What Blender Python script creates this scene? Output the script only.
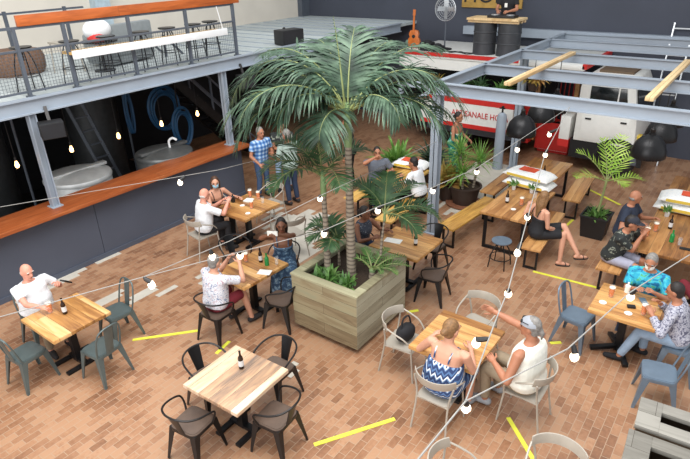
import bpy, bmesh, math, random
from mathutils import Vector, Matrix
V = Vector
rnd = random.Random(11)
R = math.radians
scn = bpy.context.scene
COL = scn.collection
for o in list(bpy.data.objects):
    bpy.data.objects.remove(o)

# ------------------------------------------------------------------ camera
cam_d = bpy.data.cameras.new('camera')
cam_d.sensor_width = 36
cam_d.lens = 560 / 690 * 36
cam_d.clip_end = 200
cam = bpy.data.objects.new('camera', cam_d)
COL.objects.link(cam)
pitch, roll, yaw = R(26.235), R(-1.674), R(37.254)
_f = V((-math.sin(yaw) * math.cos(pitch), math.cos(yaw) * math.cos(pitch), -math.sin(pitch)))
_r = V((math.cos(yaw), math.sin(yaw), 0))
_u = _r.cross(_f)
_r2 = math.cos(roll) * _r + math.sin(roll) * _u
_u2 = -math.sin(roll) * _r + math.cos(roll) * _u
_m = Matrix((_r2, _u2, -_f)).transposed().to_4x4()
_m.translation = V((0, 0, 5))
cam.matrix_world = _m
scn.camera = cam

# ------------------------------------------------------------------ world, lights, exposure
w = bpy.data.worlds.new('world')
scn.world = w
w.use_nodes = True
bg = w.node_tree.nodes['Background']
bg.inputs[0].default_value = (0.93, 0.97, 1.0, 1)
bg.inputs[1].default_value = 0.72

def area(name, loc, target, size, power, color=(1, 1, 1)):
    l = bpy.data.lights.new(name, 'AREA')
    l.shape = 'RECTANGLE'
    l.size, l.size_y = size
    l.energy = power
    l.color = color
    o = bpy.data.objects.new(name, l)
    COL.objects.link(o)
    o.location = loc
    o.rotation_euler = (V(target) - V(loc)).to_track_quat('-Z', 'Y').to_euler()
    return o

area('skylight', (-3.2, 3.6, 10), (-3.4, 4.6, 0), (8, 8), 1150, (1, 0.985, 0.96))
area('entrance_daylight', (-3.5, -6.5, 5.0), (-3.8, 3.0, 0.8), (9, 4.5), 620, (1, 0.99, 0.97))
scn.view_settings.view_transform = 'Standard'
scn.view_settings.look = 'None'
scn.view_settings.gamma = 1
scn.view_settings.use_curve_mapping = False
scn.view_settings.exposure = 0.35

# ------------------------------------------------------------------ mesh helpers
def frames(pts, closed=False):
    n = len(pts)
    ts = []
    for i in range(n):
        a = pts[max(i - 1, 0)] if not closed else pts[(i - 1) % n]
        b = pts[min(i + 1, n - 1)] if not closed else pts[(i + 1) % n]
        t = (b - a)
        ts.append(t.normalized() if t.length > 1e-9 else V((0, 0, 1)))
    ref = V((0, 0, 1)) if abs(ts[0].z) < 0.9 else V((0, 1, 0))
    u = ts[0].cross(ref).normalized()
    out = []
    for t in ts:
        u = (u - t * u.dot(t))
        u = u.normalized() if u.length > 1e-6 else t.orthogonal().normalized()
        out.append((t, u, t.cross(u)))
    return out

def spline(pts, k=5):
    P = [V(p) for p in pts]
    if len(P) < 3:
        return P
    E = [P[0] * 2 - P[1]] + P + [P[-1] * 2 - P[-2]]
    out = []
    for i in range(1, len(E) - 2):
        a, b, c, d = E[i - 1:i + 3]
        for j in range(k):
            t = j / k
            out.append(0.5 * ((2 * b) + (c - a) * t + (2 * a - 5 * b + 4 * c - d) * t * t + (3 * b - a - 3 * c + d) * t ** 3))
    out.append(P[-1])
    return out

class MB:
    def __init__(s):
        s.v, s.f, s.mi, s.m = [], [], [], 0
    def add(s, vs, fs):
        n = len(s.v)
        s.v += [tuple(p) for p in vs]
        s.f += [[i + n for i in f] for f in fs]
        s.mi += [s.m] * len(fs)
        return s
    def box(s, c, d, rz=0, mat=None):
        x, y, z = d[0] / 2, d[1] / 2, d[2] / 2
        m = mat if mat is not None else Matrix.Rotation(rz, 3, 'Z')
        vs = [V(c) + m @ V((i * x, j * y, k * z)) for k in (-1, 1) for j in (-1, 1) for i in (-1, 1)]
        return s.add(vs, [(0, 2, 3, 1), (4, 5, 7, 6), (0, 1, 5, 4), (2, 6, 7, 3), (0, 4, 6, 2), (1, 3, 7, 5)])
    def bb(s, x0, x1, y0, y1, z0, z1):
        return s.box(((x0 + x1) / 2, (y0 + y1) / 2, (z0 + z1) / 2), (abs(x1 - x0), abs(y1 - y0), abs(z1 - z0)))
    def bar(s, a, b, wd, h, up=(0, 0, 1)):
        a, b = V(a), V(b)
        t = (b - a).normalized()
        u = V(up)
        if abs(t.dot(u)) > 0.98:
            u = V((0, 1, 0))
        x = t.cross(u).normalized()
        z = x.cross(t)
        m = Matrix((x, t, z)).transposed()
        return s.box((a + b) / 2, (wd, (b - a).length, h), mat=m)
    def tube(s, pts, r, seg=8, closed=False, round_=False, flat=None):
        pts = [V(p) for p in pts]
        n = len(pts)
        rr = list(r) if isinstance(r, (list, tuple)) else [r] * n
        if round_:
            t0 = (pts[0] - pts[1]).normalized()
            t1 = (pts[-1] - pts[-2]).normalized()
            a = [(pts[0] + t0 * rr[0] * q, rr[0] * math.sqrt(max(1 - q * q, 0.01))) for q in (0.97, 0.8, 0.45)]
            b = [(pts[-1] + t1 * rr[-1] * q, rr[-1] * math.sqrt(max(1 - q * q, 0.01))) for q in (0.45, 0.8, 0.97)]
            pts = [p for p, _ in a] + pts + [p for p, _ in b]
            rr = [q for _, q in a] + rr + [q for _, q in b]
            n = len(pts)
        vs = []
        for (t, u, w_), p, q in zip(frames(pts, closed), pts, rr):
            for k in range(seg):
                a = 2 * math.pi * k / seg
                vs.append(p + u * (q * math.cos(a)) + w_ * (q * math.sin(a) * (flat or 1)))
        fs = []
        for i in range(n if closed else n - 1):
            j = (i + 1) % n
            for k in range(seg):
                l = (k + 1) % seg
                fs.append((i * seg + k, i * seg + l, j * seg + l, j * seg + k))
        if not closed:
            fs.append(tuple(range(seg))[::-1])
            fs.append(tuple(range((n - 1) * seg, n * seg)))
        return s.add(vs, fs)
    def loft(s, rings, closed=True):
        n, seg = len(rings), len(rings[0])
        vs = [p for r in rings for p in r]
        fs = []
        for i in range(n - 1):
            for k in range(seg if closed else seg - 1):
                l = (k + 1) % seg
                fs.append((i * seg + k, i * seg + l, (i + 1) * seg + l, (i + 1) * seg + k))
        if closed:
            fs.append(tuple(range(seg))[::-1])
            fs.append(tuple(range((n - 1) * seg, n * seg)))
        return s.add(vs, fs)
    def ell(s, c, r, rot=None, seg=14, rings=9):
        c = V(c)
        rot = rot or Matrix.Identity(3)
        vs = [c + rot @ V((0, 0, -r[2]))]
        for i in range(1, rings):
            a = -math.pi / 2 + math.pi * i / rings
            for k in range(seg):
                b = 2 * math.pi * k / seg
                vs.append(c + rot @ V((r[0] * math.cos(a) * math.cos(b), r[1] * math.cos(a) * math.sin(b), r[2] * math.sin(a))))
        vs.append(c + rot @ V((0, 0, r[2])))
        fs = [(0, 1 + (k + 1) % seg, 1 + k) for k in range(seg)]
        for i in range(rings - 2):
            for k in range(seg):
                l = (k + 1) % seg
                a, b = 1 + i * seg, 1 + (i + 1) * seg
                fs.append((a + k, a + l, b + l, b + k))
        a = 1 + (rings - 2) * seg
        fs += [(a + k, a + (k + 1) % seg, len(vs) - 1) for k in range(seg)]
        return s.add(vs, fs)
    def lathe(s, prof, c=(0, 0, 0), seg=20, rot=None):
        c = V(c)
        rot = rot or Matrix.Identity(3)
        rings = [[c + rot @ V((max(r, 1e-4) * math.cos(2 * math.pi * k / seg), max(r, 1e-4) * math.sin(2 * math.pi * k / seg), z)) for k in range(seg)] for r, z in prof]
        return s.loft(rings)
    def prism(s, poly, a, b, axis='z'):
        def P(p, h):
            return {'z': (p[0], p[1], h), 'y': (p[0], h, p[1]), 'x': (h, p[0], p[1])}[axis]
        n = len(poly)
        vs = [P(p, a) for p in poly] + [P(p, b) for p in poly]
        fs = [tuple(range(n))[::-1], tuple(range(n, 2 * n))] + [(i, (i + 1) % n, n + (i + 1) % n, n + i) for i in range(n)]
        return s.add(vs, fs)
    def mesh(s, name, mats, bevel=0, sharp=38, fix=True):
        me = bpy.data.meshes.new(name)
        me.from_pydata(s.v, [], s.f)
        mats = mats if isinstance(mats, (list, tuple)) else [mats]
        for m in mats:
            me.materials.append(m)
        for p, i in zip(me.polygons, s.mi):
            p.material_index = i
        if fix or bevel:
            bm = bmesh.new()
            bm.from_mesh(me)
            if fix:
                bmesh.ops.recalc_face_normals(bm, faces=bm.faces)
            if bevel:
                es = [e for e in bm.edges if len(e.link_faces) == 2 and e.calc_face_angle(0) > 0.6]
                bmesh.ops.bevel(bm, geom=es, offset=bevel, segments=2, affect='EDGES', profile=0.6)
            bm.to_mesh(me)
            bm.free()
        for p in me.polygons:
            p.use_smooth = True
        me.set_sharp_from_angle(angle=R(sharp))
        return me
    def build(s, name, mats, parent=None, bevel=0, sharp=38, fix=True):
        o = bpy.data.objects.new(name, s.mesh(name, mats, bevel, sharp, fix))
        COL.objects.link(o)
        if parent:
            o.parent = parent
        return o

def tag(o, label, cat, group=None, kind=None):
    o['label'] = label
    o['category'] = cat
    if group:
        o['group'] = group
    if kind:
        o['kind'] = kind
    return o

def thing(name, label, cat, loc=(0, 0, 0), rz=0, group=None):
    o = bpy.data.objects.new(name, None)
    o.empty_display_size = 0.1
    COL.objects.link(o)
    o.location = loc
    o.rotation_euler = (0, 0, rz)
    return tag(o, label, cat, group)

def struct(o):
    o['kind'] = 'structure'
    return o

def copy_tree(o, parent=None):
    c = o.copy()
    COL.objects.link(c)
    if parent:
        c.parent = parent
    for ch in list(o.children):
        copy_tree(ch, c)
    return c

def place(proto, used, loc, rz, label, group=None):
    o = copy_tree(proto) if used else proto
    o.location = loc
    o.rotation_euler = (0, 0, rz)
    o['label'] = label
    if group:
        o['group'] = group
    return o

def text_mesh(body, size, depth, mat, name, parent, mtx):
    cu = bpy.data.curves.new(name, 'FONT')
    cu.body = body
    cu.size = size
    cu.extrude = depth
    cu.align_x = 'CENTER'
    cu.align_y = 'CENTER'
    t = bpy.data.objects.new('tmp', cu)
    COL.objects.link(t)
    dg = bpy.context.evaluated_depsgraph_get()
    me = bpy.data.meshes.new_from_object(t.evaluated_get(dg))
    bpy.data.objects.remove(t)
    me.transform(mtx)
    me.materials.clear()
    me.materials.append(mat)
    o = bpy.data.objects.new(name, me)
    COL.objects.link(o)
    if parent:
        o.parent = parent
    return o

# ------------------------------------------------------------------ materials
def newmat(name, rough=0.6, metal=0.0):
    m = bpy.data.materials.new(name)
    m.use_nodes = True
    nt = m.node_tree
    b = nt.nodes['Principled BSDF']
    b.inputs['Roughness'].default_value = rough
    b.inputs['Metallic'].default_value = metal
    return m, nt, b

def N(nt, t, **kw):
    n = nt.nodes.new(t)
    for k, v in kw.items():
        if k in n.inputs:
            n.inputs[k].default_value = v
        else:
            setattr(n, k, v)
    return n

def rgba(c):
    return (c[0], c[1], c[2], 1)

def srgb(r, g, b):
    f = lambda c: (c / 255 / 12.92) if c / 255 <= 0.04045 else ((c / 255 + 0.055) / 1.055) ** 2.4
    return (f(r), f(g), f(b))

def ramp(nt, fac, stops, interp='LINEAR'):
    n = nt.nodes.new('ShaderNodeValToRGB')
    n.color_ramp.interpolation = interp
    e = n.color_ramp.elements
    while len(e) < len(stops):
        e.new(0.5)
    for q, (p, c) in zip(e, stops):
        q.position = p
        q.color = rgba(c)
    nt.links.new(fac, n.inputs[0])
    return n.outputs[0]

def coords(nt, scale=(1, 1, 1), rot=(0, 0, 0), kind='Object', loc=(0, 0, 0)):
    tc = nt.nodes.new('ShaderNodeTexCoord')
    mp = nt.nodes.new('ShaderNodeMapping')
    mp.inputs['Scale'].default_value = scale
    mp.inputs['Rotation'].default_value = rot
    mp.inputs['Location'].default_value = loc
    nt.links.new(tc.outputs[kind], mp.inputs[0])
    return mp.outputs[0]

def plain(name, c, rough=0.6, metal=0.0, var=0.12, scale=8, bump=0.0, spec=None):
    m, nt, b = newmat(name, rough, metal)
    no = N(nt, 'ShaderNodeTexNoise', Scale=scale, Detail=4.0)
    nt.links.new(coords(nt), no.inputs['Vector'])
    col = ramp(nt, no.outputs['Fac'], [(0.3, [x * (1 - var) for x in c]), (0.7, [min(x * (1 + var), 1) for x in c])])
    nt.links.new(col, b.inputs['Base Color'])
    if bump:
        bp = N(nt, 'ShaderNodeBump', Strength=bump, Distance=0.01)
        nt.links.new(no.outputs['Fac'], bp.inputs['Height'])
        nt.links.new(bp.outputs[0], b.inputs['Normal'])
    if spec is not None:
        b.inputs['Specular IOR Level'].default_value = spec
    return m

def emit(name, c, s):
    m, nt, b = newmat(name)
    b.inputs['Base Color'].default_value = rgba(c)
    b.inputs['Emission Color'].default_value = rgba(c)
    b.inputs['Emission Strength'].default_value = s
    return m

def glass(name, c, alpha=0.35, rough=0.05):
    m, nt, b = newmat(name, rough)
    b.inputs['Base Color'].default_value = rgba(c)
    b.inputs['Alpha'].default_value = alpha
    return m

def wood(name, stops, plank=0.14, axis=1, rough=0.45, length=3.0, coat=0.0, grain=14, rand=True, zplank=False, pvar=0.5):
    """planks running along object axis (0 x, 1 y); plank = width"""
    m, nt, b = newmat(name, rough)
    L = nt.links
    tc = nt.nodes.new('ShaderNodeTexCoord')
    sep = nt.nodes.new('ShaderNodeSeparateXYZ')
    L.new(tc.outputs['Object'], sep.inputs[0])
    comb = nt.nodes.new('ShaderNodeCombineXYZ')
    L.new(sep.outputs[axis], comb.inputs[0])
    L.new(sep.outputs[2 if zplank else 1 - axis], comb.inputs[1])
    L.new(sep.outputs[1 - axis if zplank else 2], comb.inputs[2])
    oi = nt.nodes.new('ShaderNodeObjectInfo')
    ad = nt.nodes.new('ShaderNodeVectorMath')
    sc_ = nt.nodes.new('ShaderNodeVectorMath')
    sc_.operation = 'SCALE'
    k = nt.nodes.new('ShaderNodeCombineXYZ')
    mu = N(nt, 'ShaderNodeMath', operation='MULTIPLY')
    mu.inputs[1].default_value = 37.0 if rand else 0.0
    L.new(oi.outputs['Random'], mu.inputs[0])
    L.new(mu.outputs[0], k.inputs[0])
    ad.operation = 'ADD'
    L.new(comb.outputs[0], ad.inputs[0])
    L.new(k.outputs[0], ad.inputs[1])
    br = N(nt, 'ShaderNodeTexBrick', Scale=1.0)
    br.inputs['Mortar Size'].default_value = 0.002
    br.inputs['Mortar Smooth'].default_value = 0.2
    br.inputs['Brick Width'].default_value = length
    br.inputs['Row Height'].default_value = plank
    br.inputs['Color1'].default_value = (0, 0, 0, 1)
    br.inputs['Color2'].default_value = (1, 1, 1, 1)
    br.inputs['Mortar'].default_value = (0.5, 0.5, 0.5, 1)
    L.new(ad.outputs[0], br.inputs['Vector'])
    mp = nt.nodes.new('ShaderNodeMapping')
    mp.inputs['Scale'].default_value = (1.6, grain, grain)
    L.new(ad.outputs[0], mp.inputs[0])
    # shift the grain per plank
    ad2 = nt.nodes.new('ShaderNodeVectorMath')
    sc2 = nt.nodes.new('ShaderNodeVectorMath')
    sc2.operation = 'SCALE'
    sc2.inputs['Scale'].default_value = 9.0
    L.new(br.outputs['Color'], sc2.inputs[0])
    L.new(mp.outputs[0], ad2.inputs[0])
    L.new(sc2.outputs[0], ad2.inputs[1])
    no = N(nt, 'ShaderNodeTexNoise', Scale=1.0, Detail=5.0, Roughness=0.6, Distortion=0.6)
    L.new(ad2.outputs[0], no.inputs['Vector'])
    mx = N(nt, 'ShaderNodeMath', operation='MULTIPLY_ADD')
    bw = nt.nodes.new('ShaderNodeRGBToBW')
    L.new(br.outputs['Color'], bw.inputs[0])
    L.new(bw.outputs[0], mx.inputs[0])
    mx.inputs[1].default_value = pvar
    sub = N(nt, 'ShaderNodeMath', operation='SUBTRACT')
    L.new(no.outputs['Fac'], sub.inputs[0])
    sub.inputs[1].default_value = pvar / 2
    L.new(sub.outputs[0], mx.inputs[2])
    c = ramp(nt, mx.outputs[0], stops)
    mm = nt.nodes.new('ShaderNodeMix')
    mm.data_type = 'RGBA'
    L.new(br.outputs['Fac'], mm.inputs['Factor'])
    L.new(c, mm.inputs[6])
    mm.inputs[7].default_value = (0.03, 0.018, 0.01, 1)
    L.new(mm.outputs[2], b.inputs['Base Color'])
    bp = N(nt, 'ShaderNodeBump', Strength=0.25, Distance=0.003)
    L.new(no.outputs['Fac'], bp.inputs['Height'])
    L.new(bp.outputs[0], b.inputs['Normal'])
    b.inputs['Coat Weight'].default_value = coat
    b.inputs['Coat Roughness'].default_value = 0.25
    return m

def print_mat(name, stops, scale=18, tex='noise', rough=0.8, detail=2.0, dist=0.5):
    m, nt, b = newmat(name, rough)
    if tex == 'noise':
        n = N(nt, 'ShaderNodeTexNoise', Scale=scale, Detail=detail, Distortion=dist)
        out = n.outputs['Fac']
    else:
        n = N(nt, 'ShaderNodeTexVoronoi', Scale=scale)
        out = n.outputs['Distance']
    nt.links.new(coords(nt), n.inputs['Vector'])
    nt.links.new(ramp(nt, out, stops, 'CONSTANT'), b.inputs['Base Color'])
    return m

M = {}
S = srgb
M['wall_blue'] = plain('blue_grey_paint', S(76, 82, 96), 0.65, var=0.05, scale=2)
M['wall_dark'] = plain('charcoal_paint', S(66, 70, 82), 0.8, var=0.06, scale=1.5)
M['beige'] = plain('beige_render', S(216, 208, 196), 0.9, var=0.05, scale=1.2)
M['grey_steel'] = plain('pale_grey_paint', S(150, 160, 172), 0.45, var=0.05, scale=3)
M['deck'] = wood('grey_deck_boards', [(0.2, S(168, 176, 177)), (0.8, S(204, 212, 212))], plank=0.6, axis=0, rough=0.6, length=30, rand=False)
M['rail_metal'] = plain('dark_grey_metal', S(82, 88, 98), 0.5, var=0.1)
M['orange_wood'] = wood('orange_varnished_wood', [(0.2, S(140, 68, 28)), (0.55, S(188, 100, 48)), (0.9, S(215, 140, 84))], plank=0.3, axis=1, rough=0.4, length=12, rand=False, pvar=0.2)
M['ledge_wood'] = wood('shaded_orange_varnished_wood', [(0.2, S(112, 54, 26)), (0.55, S(156, 82, 42)), (0.9, S(184, 112, 68))], plank=0.23, axis=1, rough=0.4, length=12, rand=False, pvar=0.25)  # orange varnish darkened and reddened to carry the deck's shade
M['white'] = plain('white_paint', S(232, 234, 236), 0.5, var=0.03)
M['black_metal'] = plain('black_metal', S(34, 34, 36), 0.38, 0.5, var=0.15)
M['gunmetal'] = plain('dark_gunmetal', S(42, 40, 40), 0.38, 0.55, var=0.15)
M['seat_brown'] = plain('brown_seat', S(92, 76, 66), 0.4, 0.0, var=0.12, scale=14)
M['chair_grey'] = plain('grey_green_metal', S(92, 104, 104), 0.4, 0.35, var=0.1)
M['chair_blue'] = plain('blue_grey_metal', S(112, 128, 144), 0.4, 0.35, var=0.1)
M['chair_beige'] = plain('beige_metal', S(172, 164, 152), 0.45, 0.1, var=0.06)
TOP = [(0.15, S(128, 82, 44)), (0.4, S(182, 130, 74)), (0.62, S(214, 164, 102)), (0.85, S(228, 190, 136))]
M['table_top'] = wood('golden_table_boards', TOP, plank=0.16, axis=0, rough=0.35, coat=0.2, pvar=0.45)
M['table_pale'] = wood('worn_pale_table_boards', [(0.12, S(120, 102, 90)), (0.35, S(186, 148, 116)), (0.6, S(218, 190, 160)), (0.85, S(226, 210, 192))], plank=0.16, axis=1, rough=0.3, coat=0.35, pvar=0.5, grain=10)
M['table_edge'] = wood('table_edge_wood', [(0.2, S(140, 84, 44)), (0.8, S(196, 130, 78))], plank=0.5, axis=1, rough=0.5)
M['picnic_wood'] = wood('picnic_boards', [(0.15, S(112, 72, 40)), (0.4, S(160, 110, 62)), (0.65, S(190, 140, 86)), (0.9, S(208, 164, 108))], plank=0.15, axis=1, rough=0.4, coat=0.15, pvar=0.5)
M['picnic_yellow'] = wood('yellow_bench_boards', [(0.15, S(150, 104, 40)), (0.5, S(205, 158, 78)), (0.9, S(225, 186, 110))], plank=0.17, axis=1, rough=0.4, coat=0.15, pvar=0.4)
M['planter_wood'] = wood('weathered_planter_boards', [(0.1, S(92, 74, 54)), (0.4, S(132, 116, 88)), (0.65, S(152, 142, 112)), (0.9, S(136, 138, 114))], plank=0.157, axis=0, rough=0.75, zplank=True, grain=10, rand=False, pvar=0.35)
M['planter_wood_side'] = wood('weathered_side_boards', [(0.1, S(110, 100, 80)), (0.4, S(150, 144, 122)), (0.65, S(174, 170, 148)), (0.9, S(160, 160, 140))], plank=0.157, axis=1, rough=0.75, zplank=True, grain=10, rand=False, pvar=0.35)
M['planter_rim'] = wood('planter_rim_boards', [(0.1, S(112, 104, 80)), (0.5, S(150, 144, 114)), (0.9, S(172, 168, 138))], plank=0.4, axis=0, rough=0.75, rand=False)
M['timber'] = wood('raw_pine', [(0.2, S(196, 160, 110)), (0.8, S(232, 204, 158))], plank=0.5, axis=1, rough=0.6)
M['soil'] = plain('soil', S(58, 44, 34), 0.95, var=0.4, scale=40, bump=0.8)
M['steel'] = plain('brushed_stainless', S(196, 198, 198), 0.5, 0.45, var=0.12, scale=5)
M['dark_floor'] = plain('dark_brewery_floor', S(44, 42, 42), 0.6, var=0.2, scale=2)  # dark floor kept near black, its colour also carries the brewery's shade
M['black'] = plain('black_plastic', S(24, 24, 26), 0.5, var=0.1)
M['soft_black'] = plain('black_cloth', S(28, 28, 32), 0.85, var=0.15)
M['shaded_steel'] = plain('shadowed_dark_steel', S(60, 62, 64), 0.5, 0.3, var=0.15)  # tank steel darkened, brewery shade put into the colour
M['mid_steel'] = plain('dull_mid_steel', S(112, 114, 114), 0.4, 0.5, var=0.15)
M['hose'] = plain('blue_hose', S(20, 68, 104), 0.5, var=0.1)
M['red'] = plain('red_paint', S(196, 44, 40), 0.4, var=0.06)
M['truck_white'] = plain('truck_white', S(226, 226, 222), 0.35, var=0.03)
M['dark_glass'] = plain('dark_window_glass', S(26, 30, 32), 0.12, var=0.1)
M['brass'] = plain('gold_board', S(176, 140, 72), 0.5, var=0.15, scale=5)
M['barrel'] = plain('dark_grey_drum_paint', S(62, 64, 68), 0.45, 0.2, var=0.1)
M['concrete'] = plain('bare_concrete', S(190, 184, 172), 0.85, var=0.08, scale=4)
M['tape'] = plain('yellow_tape', S(222, 222, 72), 0.6, var=0.08, scale=10)
M['bulb'] = emit('warm_bulb_glass', (1.0, 0.84, 0.62), 3.2)
M['edison'] = emit('orange_filament_bulb', (1.0, 0.55, 0.22), 6.0)
M['wire'] = plain('pale_cable', S(150, 148, 144), 0.7)
M['bottle'] = plain('brown_bottle_glass', S(44, 26, 14), 0.1, var=0.1)
M['green_glass'] = plain('green_bottle_glass', S(34, 128, 62), 0.1, var=0.1)
M['label'] = plain('paper_label', S(214, 214, 214), 0.7, var=0.05)
M['beer'] = plain('amber_beer', S(214, 112, 10), 0.2, var=0.1)
M['foam'] = plain('beer_foam', S(240, 232, 214), 0.8, var=0.03)
M['clear'] = glass('clear_glass', (0.9, 0.93, 0.93), 0.1)
M['paper'] = plain('white_paper', S(236, 234, 228), 0.8, var=0.03)
M['terracotta'] = plain('brown_saucer', S(132, 84, 60), 0.7)
M['pot_brown'] = plain('dark_brown_pot', S(58, 44, 38), 0.55, var=0.1)
M['alu'] = plain('aluminium', S(196, 200, 204), 0.35, 0.7, var=0.08)
M['sack'] = print_mat('printed_woven_sack', [(0.0, S(238, 238, 236)), (0.56, S(226, 228, 230))], scale=30)
M['sack_red'] = plain('red_sack_print', S(218, 84, 50), 0.7, var=0.1)
M['sack_yellow'] = plain('yellow_sack_print', S(222, 190, 74), 0.7, var=0.1)
M['guitar'] = plain('orange_guitar_wood', S(190, 104, 44), 0.3, var=0.2)
M['sofa'] = plain('grey_sofa_cloth', S(134, 140, 142), 0.9, var=0.08)
M['wicker'] = plain('brown_wicker', S(112, 84, 66), 0.85, var=0.3, scale=30, bump=0.6)
M['grey_box'] = wood('grey_painted_boards', [(0.2, S(112, 108, 100)), (0.8, S(150, 146, 138))], plank=0.3, axis=0, rough=0.7)
M['brown_box'] = plain('brown_ply', S(96, 78, 60), 0.7, var=0.15)

def leafmat(name, a, b_, c_):
    m, nt, b = newmat(name, 0.5)
    no = N(nt, 'ShaderNodeTexNoise', Scale=5.0, Detail=3.0)
    nt.links.new(coords(nt), no.inputs['Vector'])
    nt.links.new(ramp(nt, no.outputs['Fac'], [(0.3, a), (0.5, b_), (0.72, c_)]), b.inputs['Base Color'])
    tr = N(nt, 'ShaderNodeBsdfTranslucent')
    tr.inputs['Color'].default_value = rgba([x * 1.3 for x in c_])
    mi = N(nt, 'ShaderNodeMixShader')
    mi.inputs[0].default_value = 0.18
    nt.links.new(b.outputs[0], mi.inputs[1])
    nt.links.new(tr.outputs[0], mi.inputs[2])
    nt.links.new(mi.outputs[0], nt.nodes['Material Output'].inputs[0])
    return m
M['palm'] = leafmat('palm_leaf', S(28, 46, 36), S(56, 80, 62), S(104, 130, 106))
M['palm_low'] = leafmat('dark_palm_leaf', S(36, 62, 40), S(60, 94, 58), S(100, 134, 88))
M['areca'] = leafmat('bright_palm_leaf', S(104, 148, 40), S(152, 190, 70), S(200, 222, 116))
M['draco'] = leafmat('grassy_leaf', S(58, 98, 38), S(100, 146, 62), S(156, 192, 104))
M['croton'] = leafmat('mottled_leaf', S(92, 92, 40), S(150, 132, 60), S(196, 150, 90))
M['fern'] = leafmat('low_leaf', S(50, 90, 40), S(84, 126, 58), S(126, 160, 88))
M['rachis'] = plain('palm_stalk', S(136, 144, 92), 0.6)
M['crownshaft'] = plain('green_crownshaft', S(122, 148, 100), 0.5, var=0.15)

def trunkmat():
    m, nt, b = newmat('ringed_trunk', 0.8)
    wv = N(nt, 'ShaderNodeTexWave', Scale=5.0, Distortion=1.5)
    wv.bands_direction = 'Z'
    nt.links.new(coords(nt), wv.inputs['Vector'])
    nt.links.new(ramp(nt, wv.outputs['Fac'], [(0.0, S(96, 84, 74)), (0.3, S(134, 122, 108)), (1, S(150, 138, 122))]), b.inputs['Base Color'])
    return m
M['trunk'] = trunkmat()
# cloth and skin
for k, c in dict(skin=(206, 152, 126), skin_pink=(214, 150, 128), skin_tan=(172, 116, 88), skin_brown=(128, 84, 62), skin_dark=(96, 62, 46)).items():
    M[k] = plain(k, S(*c), 0.55, var=0.05, scale=12)
M['eye'] = plain('eye_dark', S(34, 26, 24), 0.3)
M['lips'] = plain('lips', S(160, 88, 80), 0.5)
for k, c in dict(hair_grey=(128, 124, 120), hair_brown=(74, 50, 36), hair_dark=(34, 28, 26), hair_blond=(128, 94, 60), hair_white=(196, 190, 184)).items():
    M[k] = plain(k, S(*c), 0.6, var=0.3, scale=40, bump=0.4)
for k, c in dict(c_white=(228, 230, 234), c_navy=(38, 46, 64), c_black=(28, 28, 32), c_grey=(98, 104, 116), c_maroon=(118, 32, 44), c_denim=(66, 88, 122), c_darkdenim=(44, 58, 84), c_lightdenim=(150, 172, 196), c_khaki=(150, 134, 112), c_lilac=(160, 160, 178), c_shoe=(44, 40, 40), c_trainer=(150, 152, 156), c_brownshoe=(84, 60, 44), c_cap=(40, 42, 52), c_greycap=(156, 160, 168), c_mask=(150, 190, 206), c_maskw=(220, 214, 206), c_sage=(150, 166, 158), c_tank=(232, 232, 222)).items():
    M[k] = plain(k, S(*c), 0.85, var=0.08, scale=20)
M['p_floral'] = print_mat('pale_floral_print', [(0, S(128, 140, 168)), (0.4, S(216, 216, 222)), (0.52, S(206, 208, 216)), (0.6, S(176, 140, 150)), (0.66, S(222, 222, 226))], 22, dist=1.2)
M['p_darkfloral'] = print_mat('dark_leaf_print', [(0, S(38, 42, 42)), (0.54, S(48, 54, 52)), (0.6, S(132, 136, 124)), (0.7, S(52, 56, 54))], 12, dist=1.0)
M['p_turq'] = print_mat('turquoise_print', [(0, S(20, 104, 150)), (0.42, S(42, 160, 190)), (0.54, S(70, 184, 200)), (0.62, S(90, 176, 120)), (0.68, S(24, 110, 160))], 9, dist=1.5)
M['p_speckle'] = print_mat('speckled_print', [(0, S(92, 92, 112)), (0.44, S(164, 164, 178)), (0.55, S(196, 196, 204)), (0.6, S(128, 128, 146))], 30)
M['p_maroon'] = print_mat('maroon_print', [(0, S(96, 28, 48)), (0.55, S(128, 44, 62)), (0.64, S(176, 120, 122))], 26)
M['p_bluedress'] = print_mat('blue_dress_print', [(0, S(52, 76, 104)), (0.5, S(84, 114, 142)), (0.62, S(140, 164, 182)), (0.7, S(70, 96, 124))], 16)
M['p_dots'] = print_mat('dotted_dark_print', [(0, S(200, 200, 204)), (0.16, S(58, 64, 78))], 34, tex='voronoi')
M['p_green'] = print_mat('green_print', [(0, S(24, 112, 96)), (0.5, S(52, 150, 128)), (0.6, S(196, 214, 196)), (0.66, S(40, 134, 112))], 10)

def plaid():
    m, nt, b = newmat('blue_plaid', 0.85)
    s = nt.nodes.new('ShaderNodeSeparateXYZ')
    nt.links.new(coords(nt, (70, 70, 70)), s.inputs[0])
    outs = []
    for i in (0, 2):
        q = N(nt, 'ShaderNodeMath', operation='SINE')
        nt.links.new(s.outputs[i], q.inputs[0])
        outs.append(q.outputs[0])
    a = N(nt, 'ShaderNodeMath', operation='ADD')
    nt.links.new(outs[0], a.inputs[0])
    nt.links.new(outs[1], a.inputs[1])
    c = N(nt, 'ShaderNodeMath', operation='MULTIPLY_ADD')
    nt.links.new(a.outputs[0], c.inputs[0])
    c.inputs[1].default_value = 0.25
    c.inputs[2].default_value = 0.5
    nt.links.new(ramp(nt, c.outputs[0], [(0, S(40, 76, 140)), (0.5, S(92, 140, 196)), (1, S(196, 216, 236))]), b.inputs['Base Color'])
    return m
M['p_plaid'] = plaid()

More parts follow.
